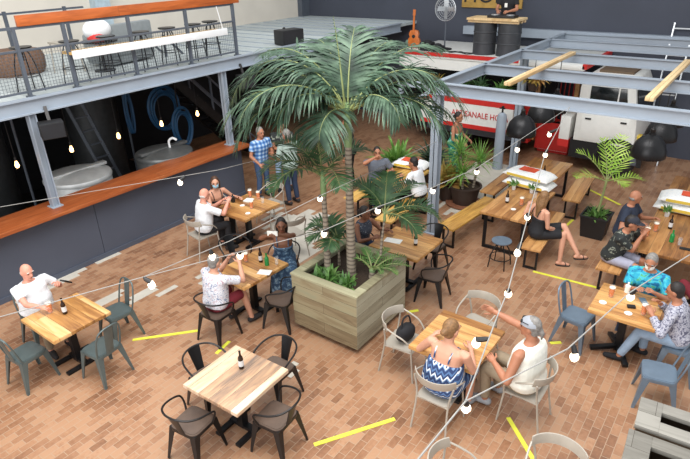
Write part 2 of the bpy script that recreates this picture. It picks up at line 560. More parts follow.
def chevron():
    m, nt, b = newmat('navy_chevron', 0.85)
    s = nt.nodes.new('ShaderNodeSeparateXYZ')
    nt.links.new(coords(nt), s.inputs[0])
    def mth(op, a, bv, cv=None):
        q = N(nt, 'ShaderNodeMath', operation=op)
        for i, x in enumerate((a, bv, cv)):
            if x is None:
                continue
            if isinstance(x, (int, float)):
                q.inputs[i].default_value = x
            else:
                nt.links.new(x, q.inputs[i])
        return q.outputs[0]
    pp = mth('PINGPONG', mth('ADD', s.outputs[0], 5.0), 0.035)
    zz = mth('ADD', mth('ADD', s.outputs[2], mth('MULTIPLY', s.outputs[1], -0.6)), pp)
    fr = mth('FRACT', mth('MULTIPLY', mth('ADD', zz, 5.0), 11.0), None)
    nt.links.new(ramp(nt, fr, [(0, S(44, 62, 104)), (0.3, S(108, 140, 180)), (0.42, S(226, 232, 238)), (0.58, S(40, 56, 98)), (0.8, S(84, 116, 160))], 'CONSTANT'), b.inputs['Base Color'])
    return m
M['p_chevron'] = chevron()

def brickfloor():
    m, nt, b = newmat('brown_clay_pavers', 0.32)
    L = nt.links
    v = coords(nt, (1, 1, 1), (0, 0, R(90)))
    br = N(nt, 'ShaderNodeTexBrick', Scale=1.0)
    br.inputs['Brick Width'].default_value = 0.19
    br.inputs['Row Height'].default_value = 0.095
    br.inputs['Mortar Size'].default_value = 0.0045
    br.inputs['Mortar Smooth'].default_value = 0.3
    br.inputs['Color1'].default_value = (0, 0, 0, 1)
    br.inputs['Color2'].default_value = (1, 1, 1, 1)
    L.new(v, br.inputs['Vector'])
    bw = nt.nodes.new('ShaderNodeRGBToBW')
    L.new(br.outputs['Color'], bw.inputs[0])
    no = N(nt, 'ShaderNodeTexNoise', Scale=1.1, Detail=4.0)
    L.new(v, no.inputs['Vector'])
    fine = N(nt, 'ShaderNodeTexNoise', Scale=22.0, Detail=3.0)
    L.new(v, fine.inputs['Vector'])
    a = N(nt, 'ShaderNodeMath', operation='MULTIPLY_ADD')
    L.new(bw.outputs[0], a.inputs[0])
    a.inputs[1].default_value = 0.42
    L.new(no.outputs['Fac'], a.inputs[2])
    a2 = N(nt, 'ShaderNodeMath', operation='MULTIPLY_ADD')
    L.new(fine.outputs['Fac'], a2.inputs[0])
    a2.inputs[1].default_value = 0.35
    L.new(a.outputs[0], a2.inputs[2])
    c = ramp(nt, a2.outputs[0], [(0.42, S(104, 72, 54)), (0.68, S(142, 101, 74)), (0.95, S(166, 124, 94)), (1.0, S(172, 132, 102))])
    mm = nt.nodes.new('ShaderNodeMix')
    mm.data_type = 'RGBA'
    L.new(br.outputs['Fac'], mm.inputs['Factor'])
    L.new(c, mm.inputs[6])
    mm.inputs[7].default_value = rgba(S(168, 142, 118))
    L.new(mm.outputs[2], b.inputs['Base Color'])
    inv = N(nt, 'ShaderNodeMath', operation='SUBTRACT')
    inv.inputs[0].default_value = 1.0
    L.new(br.outputs['Fac'], inv.inputs[1])
    bp = N(nt, 'ShaderNodeBump', Strength=0.35, Distance=0.004)
    L.new(inv.outputs[0], bp.inputs['Height'])
    L.new(bp.outputs[0], b.inputs['Normal'])
    return m
M['pavers'] = brickfloor()

# expanded metal mesh infill for railings
def meshmat():
    m, nt, b = newmat('wire_mesh', 0.5, 0.4)
    b.inputs['Base Color'].default_value = rgba(S(96, 102, 110))
    br = N(nt, 'ShaderNodeTexBrick', Scale=1.0)
    br.inputs['Brick Width'].default_value = 0.05
    br.inputs['Row Height'].default_value = 0.05
    br.inputs['Mortar Size'].default_value = 0.0022
    br.offset = 0
    nt.links.new(coords(nt, rot=(R(90), 0, R(45)) if False else (0, R(90), 0)), br.inputs['Vector'])
    nt.links.new(br.outputs['Fac'], b.inputs['Alpha'])
    return m
M['mesh'] = meshmat()

# ================================================================== SETTING
b = MB(); b.bb(-9.25, 7, -4, 16.5, -0.2, 0); struct(b.build('floor', M['pavers']))
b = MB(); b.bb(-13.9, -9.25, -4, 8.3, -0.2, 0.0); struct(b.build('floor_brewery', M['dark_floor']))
b = MB(); b.bb(-13.9, -9.25, 8.3, 16.5, -0.2, 0.0); struct(b.build('floor_passage', M['pavers']))
b = MB(); b.bb(-14.0, 7, 16.2, 16.4, 0, 7); struct(b.build('wall_back', M['wall_dark']))
b = MB(); b.bb(-14.0, -13.8, -4, 16.4, 2.95, 7); struct(b.build('wall_left', M['beige']))
b = MB(); b.bb(-14.0, -13.8, -4, 16.4, 0, 2.95); struct(b.build('wall_left_lower', M['soft_black']))  # black colour stands in for the deep shade under the deck
b = MB(); b.bb(-13.85, -13.6, 15.8, 16.25, 3.0, 7); struct(b.build('column_corner', M['rail_metal']))
b = MB(); b.bb(-13.85, -13.55, 8.1, 8.5, 3.0, 7); struct(b.build('column_pilaster', plain('pale_blue_grey_paint', S(172, 188, 198), 0.7)))
b = MB(); b.bb(-7.6, 7, 16.02, 16.2, 2.78, 3.0); struct(b.build('trim_1', M['grey_steel']))
# low blue-grey wall of the brewery, varnished ledge on top
b = MB()
for y0, y1 in ((-2.0, 1.2), (1.21, 4.65), (4.66, 8.3)):
    b.bb(-9.3, -9.2, y0, y1, 0, 1.2)
b.bb(-9.2, -9.17, -2, 8.3, 0, 0.09)
struct(b.build('wall_counter', M['wall_blue']))
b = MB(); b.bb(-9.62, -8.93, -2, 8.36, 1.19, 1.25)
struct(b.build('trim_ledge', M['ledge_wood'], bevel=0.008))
# upper deck
b = MB()
b.bb(-13.8, -9.27, -3, 16.2, 2.98, 3.06)
struct(b.build('floor_upper_deck', M['deck']))
b = MB()
b.bb(-9.27, -9.25, -3, 15.2, 2.86, 3.09); b.bb(-9.33, -9.2, -3, 15.2, 3.07, 3.095); b.bb(-9.33, -9.2, -3, 15.2, 2.85, 2.872)
b.bb(-9.4, -9.27, -3, 15.2, 2.9, 2.98)
struct(b.build('beam_deck_edge', M['grey_steel']))
b = MB()
for y in range(-2, 16, 2):
    b.bb(-13.7, -9.4, y - 0.05, y + 0.05, 2.78, 2.98)
struct(b.build('beam_under_deck', M['black']))
# joints lines of the back deck (raised seams)
b = MB()
for k in range(12):
    b.bb(-13.6, -9.3, 9.2 + k * 0.58, 9.23 + k * 0.58, 3.06, 3.075)
struct(b.build('trim_deck_seams', M['grey_steel']))

def hbeam(mb, a, c, h=0.2, wd=0.11, t=0.016, up=(0, 0, 1)):
    a, c = V(a), V(c)
    z = V((0, 0, h / 2 - t / 2))
    mb.bar(a + z, c + z, wd, t)
    mb.bar(a - z, c - z, wd, t)
    mb.bar(a, c, t, h - t)

def hcol(mb, x, y, z0, z1, s=0.12, t=0.016):
    mb.bb(x - s / 2, x + s / 2, y - s / 2, y - s / 2 + t, z0, z1)
    mb.bb(x - s / 2, x + s / 2, y + s / 2 - t, y + s / 2, z0, z1)
    mb.bb(x - t / 2, x + t / 2, y - s / 2, y + s / 2, z0, z1)
    mb.bb(x - s * 0.8, x + s * 0.8, y - s * 0.8, y + s * 0.8, z0, z0 + 0.015)

for i, (x, y) in enumerate(((-9.29, 4.05), (-9.3, 8.1))):
    b = MB(); hcol(b, x, y, 1.25, 2.86); struct(b.build('column_deck', M['grey_steel']))
# steel pergola
b = MB()
hbeam(b, (-4.66, 8.8, 2.85), (-4.66, 16.2, 2.85))
for y in (8.85, 10.9, 12.92, 14.85, 16.0):
    hbeam(b, (-4.66, y, 2.85), (2.5, y, 2.85))
b.bar((-4.72, 8.95, 2.82), (-5.45, 9.0, 2.3), 0.07, 0.07)
b.bar((-5.45, 9.0, 2.82), (-5.45, 9.0, 2.25), 0.08, 0.08)
b.bar((-5.5, 9.0, 2.84), (-4.66, 8.95, 2.84), 0.08, 0.1)
struct(b.build('beam_pergola', M['grey_steel']))
for x, y in ((-4.64, 8.95), (-4.68, 13.25)):
    b = MB(); hcol(b, x, y, 0, 2.76, 0.16); struct(b.build('column_pergola', M['grey_steel']))
# concrete shown where clay pavers are missing: stepped rows of paver lengths
def patch(rows, name='floor_concrete_patch', z=0.006):
    mb = MB()
    for x0, ya, yb in rows:
        mb.bb(x0, x0 + 0.1, ya, yb, -0.01, z)
    struct(mb.build(name, M['concrete']))
patch([(-9.17, 3.1, 4.2), (-9.07, 2.9, 4.0), (-9.17, 4.4, 4.9), (-8.97, 3.0, 3.4)])
patch([(-7.95, 3.5, 4.15), (-7.85, 3.3, 4.05), (-7.6, 4.05, 4.55), (-7.5, 3.95, 4.5), (-7.3, 4.35, 4.75)])
patch([(-7.3, 5.3, 5.6), (-7.2, 5.1, 5.7), (-7.1, 5.2, 5.6), (-7.0, 5.0, 5.3)])
rows = []
for i in range(22):
    x = -8.2 + i * 0.1
    ya = 7.75 - i * 0.065 + rnd.choice((-0.2, -0.1, 0, 0.1, 0.2))
    yb = 8.0 + rnd.choice((-0.2, 0, 0.2)) + (0.25 if 6 < i < 15 else 0) - (max(0, i - 14) * 0.12)
    rows.append((x, ya, max(yb, ya + 0.2)))
patch(rows)
rows = []
for i in range(14):
    x = -5.65 + i * 0.1
    rows.append((x, 10.2 + rnd.choice((-0.2, 0, 0.2, 0.3)) - (0.4 if i > 7 else 0), 13.4))
patch(rows)
patch([(-4.3, 4.2, 4.4), (-4.2, 4.12, 4.3)])
# yellow floor tape
def tape(a, c, label):
    a, c = V((*a, 0)), V((*c, 0))
    d = (c - a).normalized()
    n = V((-d.y, d.x, 0)) * 0.025
    mb = MB()
    mb.add([a - n, c - n, c + n, a + n, a - n + V((0, 0, .008)), c - n + V((0, 0, .008)), c + n + V((0, 0, .008)), a + n + V((0, 0, .008))],
           [(3, 2, 1, 0), (4, 5, 6, 7), (0, 1, 5, 4), (1, 2, 6, 5), (2, 3, 7, 6), (3, 0, 4, 7)])
    tag(mb.build('floor_tape', M['tape']), label, 'floor tape', 'yellow distancing tapes on the floor')
tape((-6.56, 3.41), (-5.94, 4.11), 'yellow tape strip on pavers beside the man in red shorts')
tape((-3.14, 3.43), (-2.6, 4.29), 'yellow tape strip on pavers in front of the wooden planter')
tape((-1.51, 5.08), (-1.02, 4.62), 'yellow tape strip on pavers behind man in sleeveless shirt, pointing to frame bottom')
tape((-2.46, 8.55), (-1.42, 8.62), 'long yellow tape strip running between the seated long-haired woman\'s bench and the capped man\'s bench')
tape((-2.52, 11.0), (-2.56, 10.35), 'short yellow tape strip beside the seated long-haired woman and bench')
tape((-5.3, 3.9), (-5.36, 4.2), 'short yellow tape stub behind the empty pale square table')
tape((-2.67, 12.81), (-1.91, 12.3), 'yellow tape strip on pavers behind the bright green palm')
tape((-4.62, 9.3), (-4.2, 10.2), 'yellow tape strip at the foot of the front pergola column')
tape((-1.57, 6.76), (-1.45, 6.86), 'short yellow tape strip between seated man and pedestal table')
tape((-3.62, 6.28), (-3.5, 6.42), 'tiny yellow tape end at the planter corner')

# ================================================================== BREWERY
def tank(x, y, r, h, label, SM='steel'):
    t = thing('brew_tank', label, 'tank', (x, y, 0), 0, 'steel brewing tanks')
    mb = MB(); mb.lathe([(r * 0.98, 0.15), (r, 0.2), (r, h - 0.12), (r * 0.985, h - 0.1)], seg=36); mb.build('tank_body', M[SM], t)
    mb = MB(); mb.lathe([(r * 1.02, h - 0.12), (r * 1.03, h - 0.08), (r * 1.0, h - 0.04), (r * 0.5, h + 0.03), (0, h + 0.05)], seg=36)
    mb.build('tank_lid', M[SM], t)
    mb = MB(); mb.box((0, 0, h + 0.03), (r * 0.22, 2.0 * r, 0.06)); mb.build('lid_hinge_band', M[SM], t, bevel=0.01)
    for a in range(3):
        mb = MB(); mb.tube([(r * .75 * math.cos(a * 2.1), r * .75 * math.sin(a * 2.1), 0), (r * .75 * math.cos(a * 2.1), r * .75 * math.sin(a * 2.1), 0.2)], 0.04); mb.build('leg', M['steel'], t)
    return t
tank(-10.5, 5.15, 0.62, 1.28, 'round stainless brewing tank with split lid behind the grey column standing on the brewery ledge')
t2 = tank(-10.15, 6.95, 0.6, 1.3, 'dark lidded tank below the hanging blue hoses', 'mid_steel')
mb = MB(); mb.tube(spline([(0.1, 0.1, 1.32), (0.1, 0.1, 1.48), (0.16, 0.16, 1.54), (0.24, 0.2, 1.5)]), 0.025); mb.build('pipe_bend', M['white'], t2)
tank(-12.6, 4.2, 0.6, 2.2, 'tall shadowed fermenting tank at the back of the brewery', 'shaded_steel')
tank(-12.7, 6.9, 0.6, 2.3, 'tall shadowed fermenting tank behind the ladder', 'shaded_steel')
def hose(y, z, w_, h_, x, label):
    t = thing('hose_coil', label, 'hose', (x, y, z), 0, 'coiled blue hoses')
    mb = MB()
    for k in range(7):
        q = 1 - k * 0.045
        pts = [(0.02 * math.sin(k * 2.1 + a), w_ * q * math.cos(a) * (0.9 + 0.1 * math.sin(a)), h_ * q * math.sin(a) - h_ * (1 - q)) for a in [2 * math.pi * j / 26 for j in range(26)]]
        mb.tube([V(p) + V((0.035 * (k % 3), 0, 0.012 * k)) for p in pts], 0.019, 6, closed=True)
    mb.build('coil', M['hose'], t)
    mb = MB(); mb.bar((-0.12, 0, h_ - 0.06), (0.18, 0, h_ - 0.06), 0.04, 0.03); mb.bar((-.06, 0, h_ - .05), (-.06, 0, 2.98 - z), .025, .025); mb.build('hook', M['gunmetal'], t)
hose(7.66, 1.95, 0.46, 0.5, -10.9, 'large coil of blue hose hanging in the dark brewery')
hose(7.86, 1.52, 0.3, 0.46, -10.6, 'smaller coil of blue hose hanging beside the dark stairs')
hose(6.95, 2.0, 0.1, 0.5, -11.2, 'thin edge-on coil of blue hose between the ladder and the large coil')
def ladder(a, c, wd, label, mat, axis=(0, 1, 0), n=9):
    t = thing('ladder', label, 'ladder', a)
    a, c = V((0, 0, 0)), V(c) - V(a)
    ax = V(axis) * wd / 2
    for s in (-1, 1):
        mb = MB(); mb.bar(a + ax * s, c + ax * s, 0.03, 0.07); mb.build('rail', mat, t)
    for k in range(n):
        p = a.lerp(c, (k + 0.6) / n)
        mb = MB(); mb.bar(p - ax, p + ax, 0.03, 0.03); mb.build('rung', mat, t)
ladder((-11.3, 6.5, 0), (-11.9, 6.0, 2.7), 0.34, 'grey ladder leaning in the dark brewery behind the lidded tank', M['rail_metal'])
ladder((-1.95, 15.35, 0), (-1.93, 16.14, 3.3), 0.42, 'aluminium ladder leaning on the charcoal wall beside the truck', M['alu'], (1, 0, 0), 11)
# stairs
t = thing('metal_staircase', 'dark open metal staircase rising inside the brewery', 'staircase', (-11.6, 7.4, 0))
for s in (0, 0.8):
    mb = MB(); mb.bar((s, 3.0, 0.1), (s, 0.2, 2.9), 0.05, 0.2); mb.build('stringer', M['black_metal'], t)
    mb = MB(); mb.bar((s, 3.0, 1.0), (s, 0.5, 3.5), 0.04, 0.04)
    mb.bar((s, 3.0, 0.5), (s, 0.5, 3.0), 0.03, 0.03)
    for k in (0.1, 0.5, 0.9):
        p = V((s, 3.0, 0.1)).lerp(V((s, 0.2, 2.9)), k); mb.bar(p, p + V((0, 0, 0.9)), 0.04, 0.04)
    mb.build('handrail', M['rail_metal'], t)
for k in range(13):
    p = V((0.4, 3.0, 0.15)).lerp(V((0.4, 0.25, 2.9)), k / 13)
    mb = MB(); mb.box(p, (0.78, 0.24, 0.03)); mb.build('tread', M['gunmetal'], t)
# pipes seen in the dark
for x, y, l in ((-10.9, 3.6, 'thin dark pipe standing on the ladder-free side of the round steel tank'), (-11.3, 4.55, 'thin pale pipe standing behind the round steel tank'), (-11.8, 7.25, 'dark pipe standing between the ladder and the blue hoses')):
    mb = MB(); mb.tube([(x, y, 0), (x, y, 2.8)], 0.025); tag(mb.build('pipe', M['rail_metal']), l, 'pipe')
# filament bulbs on cords under the deck
for i, (y, l) in enumerate(((3.84, 'glowing filament bulb over the brewery ledge above the bald man in white'), (4.81, 'glowing filament bulb hung above the round steel tank'), (5.77, 'glowing filament bulb between ladder and blue hoses'), (6.77, 'glowing filament bulb in front of the large blue hose coil'), (7.71, 'glowing filament bulb in front of the dark stairs'))):
    t = thing('pendant_bulb', l, 'bulb', (-9.8, y, 1.98), 0, 'filament bulbs under the deck')
    mb = MB(); mb.tube([(0, 0, 0.1), (0, 0, 1.0)], 0.004, 6); mb.build('cord', M['black'], t)
    mb = MB(); mb.lathe([(0.016, 0.05), (0.018, 0.06), (0.018, 0.11), (0.006, 0.12)], seg=12); mb.build('socket', M['black'], t)
    mb = MB(); mb.lathe([(0.0, -0.075), (0.02, -0.07), (0.034, -0.045), (0.034, -0.02), (0.022, 0.02), (0.015, 0.05)], seg=14); mb.build('glass', M['edison'], t)
# loudspeakers under the deck edge
def speaker(loc, d, label, rz=0):
    t = thing('loudspeaker', label, 'speaker', loc, rz)
    mb = MB(); mb.box((0, 0, 0), d); mb.build('cabinet', M['black'], t, bevel=0.02)
    mb = MB(); mb.box((d[0] / 2 + 0.008, 0, 0), (0.015, d[1] * 0.9, d[2] * 0.86)); mb.build('grille', M['soft_black'], t)
    mb = MB(); mb.bar((-d[0] / 2 + .02, 0, d[2] / 2 - .03), (-.24, 0, 2.92 - loc[2]) if loc[2] < 2.9 else (-d[0] / 2, 0, d[2] / 2 + .02), 0.05, 0.05); mb.build('bracket', M['gunmetal'], t)
speaker((-9.02, 4.2, 2.6), (0.26, 0.36, 0.26), 'black loudspeaker hung under deck edge at the column above the steel tank', R(-20))
speaker((-9.02, 8.5, 2.6), (0.26, 0.36, 0.28), 'black loudspeaker hung under deck edge beside the palm', R(-20))
# ================================================================== UPPER DECK THINGS
t = thing('deck_railing', 'dark metal railing with orange wooden rail along the upper deck', 'railing', (-9.4, 0, 3.06))
for y in (1.0, 2.2, 3.4, 4.18, 4.97, 6.17, 7.44, 8.68):
    mb = MB(); mb.bb(-0.03, 0.03, y - 0.025, y + 0.025, 0, 1.06); mb.bb(-0.05, 0.09, y - 0.05, y + 0.05, 0, 0.04); mb.build('post', M['rail_metal'], t)
for z, h in ((0.1, 0.03), (0.72, 0.03), (1.05, 0.04)):
    mb = MB(); mb.bb(-0.02, 0.02, -2, 8.7, z - h / 2, z + h / 2); mb.build('rail', M['rail_metal'], t)
mb = MB(); mb.bb(-0.002, 0.002, -2, 8.66, 0.11, 0.71); mb.build('wire_mesh', M['mesh'], t)
mb = MB(); mb.bar((0.02, 4.25, 1.15), (0.02, 8.85, 1.15), 0.05, 0.16); mb.build('wooden_rail', M['orange_wood'], t, bevel=0.006)
t = thing('deck_railing', 'dark metal inner railing behind the wicker pouf on the upper deck', 'railing', (-13.0, 0, 3.06))
for y in (4.4, 5.7, 7.0):
    mb = MB(); mb.bb(-0.03, 0.03, y - 0.03, y + 0.03, 0, 1.05); mb.build('post', M['rail_metal'], t)
mb = MB(); mb.bb(-0.02, 0.02, 1, 7.45, 0.98, 1.02); mb.build('rail', M['rail_metal'], t)
# white drinks shelf on the railing
t = thing('drinks_shelf', 'long white drinks shelf fixed to the deck railing', 'shelf', (-9.36, 6.63, 3.06))
mb = MB(); mb.bb(-0.22, 0.12, -1.68, 1.66, 0.56, 0.6); mb.build('shelf_board', M['picnic_yellow'], t)
mb = MB(); mb.bb(0.12, 0.15, -1.7, 1.68, 0.5, 0.63); mb.build('front_board', M['white'], t, bevel=0.004)
mb = MB(); mb.bar((0.1, 1.6, 0.63), (0.04, 1.55, 1.05), 0.012, 0.012); mb.build('hanger', M['white'], t)
def bar_stool_mesh(t, h=0.72, top=M['gunmetal'], leg=M['black_metal']):
    mb = MB(); mb.lathe([(0.0, h - 0.03), (0.15, h - 0.03), (0.17, h - 0.015), (0.17, h), (0.0, h + 0.004)], seg=22); mb.build('seat', top, t)
    for k in range(4):
        a = math.pi / 4 + k * math.pi / 2
        mb = MB(); mb.tube(spline([(0.05 * math.cos(a), 0.05 * math.sin(a), h - 0.04), (0.11 * math.cos(a), 0.11 * math.sin(a), h - 0.12), (0.17 * math.cos(a), 0.17 * math.sin(a), h * 0.5), (0.21 * math.cos(a), 0.21 * math.sin(a), 0)], 4), 0.011, 6); mb.build('leg', leg, t)
    mb = MB(); mb.tube([(0.18 * math.cos(a), 0.18 * math.sin(a), h * 0.36) for a in [2 * math.pi * j / 20 for j in range(20)]], 0.008, 6, closed=True); mb.build('foot_ring', leg, t)
    mb = MB(); mb.tube([(0, 0, h - 0.03), (0, 0, h - 0.22)], 0.014, 8); mb.build('screw_post', leg, t)
st = thing('bar_stool', '', 'stool', (0, 0, 0), 0, 'black bar stools on the upper deck')
bar_stool_mesh(st)
LB = ['black bar stool in front of the brown wicker pouf', 'black bar stool under the near end of the white shelf', 'black bar stool at the white shelf, third along', 'black bar stool behind the railing post below the grey sofa', 'black bar stool at the white shelf, nearer its far end', 'black bar stool last at the far end of white shelf', 'black bar stool beyond the end of the white shelf']
for i, (x, y) in enumerate(((-9.9, 4.45), (-9.85, 5.25), (-9.85, 5.95), (-9.8, 6.65), (-9.85, 7.3), (-9.85, 7.95), (-9.95, 8.5))):
    place(st, i > 0, (x, y, 3.06), rnd.random(), LB[i])
t = thing('pouf', 'round brown wicker pouf on the upper deck', 'pouf', (-11.9, 5.15, 3.06))
mb = MB(); mb.lathe([(0, 0), (0.5, 0), (0.56, 0.1), (0.57, 0.3), (0.52, 0.42), (0, 0.44)], seg=30); mb.build('cushion_body', M['wicker'], t)
t = thing('lounge_sofa', 'light grey lounge sofa on the upper deck', 'sofa', (-11.1, 7.0, 3.06), R(10))
mb = MB(); mb.box((0, 0, 0.22), (0.7, 1.2, 0.36)); mb.build('seat', M['sofa'], t, bevel=0.04)
mb = MB(); mb.box((0.3, 0, 0.5), (0.16, 1.2, 0.6)); mb.build('backrest', M['sofa'], t, bevel=0.05)
for s in (-1, 1):
    mb = MB(); mb.box((0, s * 0.55, 0.36), (0.7, 0.14, 0.5)); mb.build('armrest', M['sofa'], t, bevel=0.04)
mb = MB(); mb.ell((0, 0, 0.2), (0.2, 0.28, 0.2)); mb.m = 1; mb.ell((0.05, -0.08, 0.06), (0.18, 0.16, 0.12))
o = mb.build('bag', [M['white'], M['red']]); o.location = (-10.5, 6.2, 3.62); tag(o, 'white and red bag resting on the small deck table', 'bag')
t = thing('side_table', 'small pale metal side table beside the wicker pouf', 'table', (-11.0, 5.75, 3.06))
mb = MB(); mb.box((0, 0, 0.56), (0.4, 0.4, 0.03)); mb.build('table_top', M['chair_beige'], t)
for sx in (-1, 1):
    for sy in (-1, 1):
        mb = MB(); mb.tube([(sx * .17, sy * .17, .55), (sx * .2, sy * .2, 0)], 0.012); mb.build('leg', M['chair_beige'], t)
t = thing('side_table', 'dark low table holding the white and red bag', 'table', (-10.5, 6.2, 3.06))
mb = MB(); mb.lathe([(0, .54), (.33, .54), (.33, .57), (0, .57)], seg=24); mb.build('table_top', M['gunmetal'], t)
mb = MB(); mb.tube([(0, 0, 0), (0, 0, .54)], .03); mb.lathe([(.2, 0), (.2, .02), (0, .03)]); mb.build('pedestal', M['gunmetal'], t)
speaker((-9.55, 10.55, 3.24), (0.38, 0.62, 0.34), 'black loudspeaker cabinet lying on the deck behind the palm', R(-12))
# ================================================================== FOOD TRUCK
t = thing('food_truck', 'white and red food truck with serving counter and cab under pergola', 'truck', (-5, 13.75, 0))
t.rotation_euler = (0, 0, 0)
def P(name, mat, boxes, bevel=0.0, lab=None):
    mb = MB()
    for q in boxes:
        mb.bb(*q)
    o = mb.build(name, mat, t, bevel=bevel)
    if lab:
        o['label'] = lab
    return o
P('roof', M['truck_white'], [(-3.4, 1.55, 0, 2.3, 2.44, 2.55)], 0.01)
P('roof_edge', M['red'], [(-3.4, -0.0, -0.02, 0.07, 2.49, 2.575), (1.5, 1.6, 0, 2.3, 2.47, 2.58)], lab='red roof edging')
P('upper_panel', M['truck_white'], [(-3.4, 1.5, 0.03, 0.1, 2.16, 2.44)])
P('inner_wall', M['soft_black'], [(-3.3, 0.5, 1.6, 1.7, 0.5, 2.2), (-3.4, -3.3, 0.2, 1.7, 0.5, 2.2)], lab='dark interior wall')
P('chassis', M['black'], [(-3.2, 0.2, 0.5, 2.0, 0.4, 0.6), (1.45, 2.8, 0.12, 1.9, 0.35, 0.82)])
P('sign_panel', M['truck_white'], [(-2.5, 0.1, -0.28, -0.2, 0.86, 1.5)])
P('panel_trim', M['red'], [(-2.5, 0.12, -0.29, -0.19, 1.42, 1.55), (-2.5, 0.12, -0.29, -0.19, 0.78, 0.89)], lab='red trim strips on sign panel')
P('serving_counter', M['rail_metal'], [(-2.5, 0.1, -0.2, 0.35, 1.44, 1.5), (-2.5, 0.1, 0.1, 0.2, 0.5, 1.44)])
text_mesh('ARTISANALE HOPA', 0.21, 0.006, M['red'], 'lettering', t, Matrix.Translation((-0.786, -0.29, 1.15)) @ Matrix.Rotation(R(90), 4, 'X') @ Matrix.Scale(0.86, 4, (1, 0, 0)))
# entry steps and red barred gate
P('step_front', M['red'], [(0.3, 1.18, 1.06, 1.1, 0.12, 0.85)], lab='red front panel below the gate')
P('entry_step', M['red'], [(0.35, 1.15, 1.15, 1.5, 0.02, 0.32), (0.35, 1.15, 1.45, 1.8, 0.32, 0.62)], lab='red entry steps')
P('step_edge', M['white'], [(0.35, 1.15, 1.1, 1.17, 0.1, 0.16)])
mb = MB()
for k in range(8):
    mb.bb(0.34 + k * 0.115, 0.365 + k * 0.115, 1.75, 1.78, 0.7, 2.1)
for z in (0.75, 1.4, 2.08):
    mb.bb(0.3, 1.2, 1.74, 1.79, z - 0.03, z + 0.03)
mb.build('barred_gate', M['red'], t)
P('wooden_post', M['picnic_wood'], [(0.24, 0.33, 0.8, 0.9, 0.4, 2.4)])
P('wooden_post', M['picnic_wood'], [(1.2, 1.3, 0.8, 0.9, 0.4, 2.4)])
P('side_panel', M['red'], [(-0.05, 0.25, 0.6, 1.7, 0.35, 1.35)], lab='red side panel')
P('side_box', M['truck_white'], [(1.18, 1.42, 0.05, 0.6, 0.75, 1.35)], 0.01)
P('side_box_base', M['red'], [(1.17, 1.43, 0.04, 0.6, 0.6, 0.78)], lab='red base of white side box')
# cab
def cabring(x0, x1f, z):
    return z
mb = MB()
prof = [(1.52, 0.8), (2.84, 0.8), (2.88, 0.95), (2.84, 1.4), (2.7, 2.12), (2.62, 2.28), (2.5, 2.34), (1.62, 2.34), (1.54, 2.26), (1.52, 2.05)]
mb.prism(prof, 0.06, 1.85, 'y')
mb.build('cab', M['truck_white'], t, bevel=0.03)
mb = MB(); mb.prism([(1.76, 1.5), (2.64, 1.5), (2.52, 2.12), (1.76, 2.12)], 0.045, 0.08, 'y'); mb.build('side_window', M['dark_glass'], t, bevel=0.008)
mb = MB(); mb.prism([(2.36, 1.5), (2.39, 1.5), (2.39, 2.12), (2.36, 2.12)], 0.04, 0.08, 'y'); mb.build('window_bar', M['truck_white'], t)
mb = MB()
mb.add([V((2.835, 0.16, 1.45)), V((2.835, 1.75, 1.45)), V((2.71, 1.75, 2.1)), V((2.71, 0.16, 2.1)), V((2.855, 0.16, 1.45)), V((2.855, 1.75, 1.45)), V((2.73, 1.75, 2.11)), V((2.73, 0.16, 2.11))], [(0, 1, 2, 3), (7, 6, 5, 4), (0, 4, 5, 1), (1, 5, 6, 2), (2, 6, 7, 3), (3, 7, 4, 0)])
mb.build('windscreen', M['dark_glass'], t)
mb = MB(); mb.prism([(1.66, 0.85), (2.05, 0.85), (2.25, 0.98), (2.7, 1.02), (2.7, 1.47), (1.66, 1.47)], 0.048, 0.062, 'y'); mb.build('cab_door', M['truck_white'], t, bevel=0.006)
for x in (1.8, 2.58):
    mb = MB(); mb.box((x, 0.04, 1.36), (0.13, 0.03, 0.035)); mb.build('door_handle', M['black'], t)
mb = MB(); mb.lathe([(0.0, -0.12), (0.3, -0.12), (0.42, -0.08), (0.42, 0.08), (0.3, 0.12), (0, 0.12)], (2.55, 0.2, 0.42), 26, Matrix.Rotation(R(90), 3, 'X')); mb.build('wheel', M['black'], t)
mb = MB(); mb.lathe([(0.0, -0.12), (0.3, -0.12), (0.42, -0.08), (0.42, 0.08), (0.3, 0.12), (0, 0.12)], (-1.6, 0.35, 0.42), 26, Matrix.Rotation(R(90), 3, 'X')); mb.build('wheel', M['black'], t)
mb = MB()
for k in range(14):
    a0, a1 = R(-5 + k * 13.5), R(-5 + (k + 1) * 13.5)
    mb.add([V((2.55 + r * math.cos(a), y, 0.42 + r * math.sin(a))) for y in (0.03, 0.12) for r, a in ((0.46, a0), (0.56, a0), (0.56, a1), (0.46, a1))], [(0, 1, 2, 3), (7, 6, 5, 4), (0, 4, 5, 1), (1, 5, 6, 2), (2, 6, 7, 3), (3, 7, 4, 0)])
mb.build('wheel_arch', M['black'], t)
P('bumper', M['rail_metal'], [(2.86, 3.05, 0.05, 1.85, 0.4, 0.62)], 0.02)
mb = MB(); mb.bar((2.75, 0.05, 1.75), (2.82, -0.2, 1.75), 0.02, 0.02); mb.box((2.84, -0.22, 1.7), (0.05, 0.14, 0.26)); mb.build('wing_mirror', M['black'], t, bevel=0.01)
mb = MB(); mb.box((2.9, 0.4, 0.95), (0.1, 0.25, 0.18)); mb.build('headlamp', M['sack_yellow'], t, bevel=0.02)
P('roof_rack', M['brown_box'], [(1.75, 2.5, 0.6, 1.6, 2.34, 2.39)])
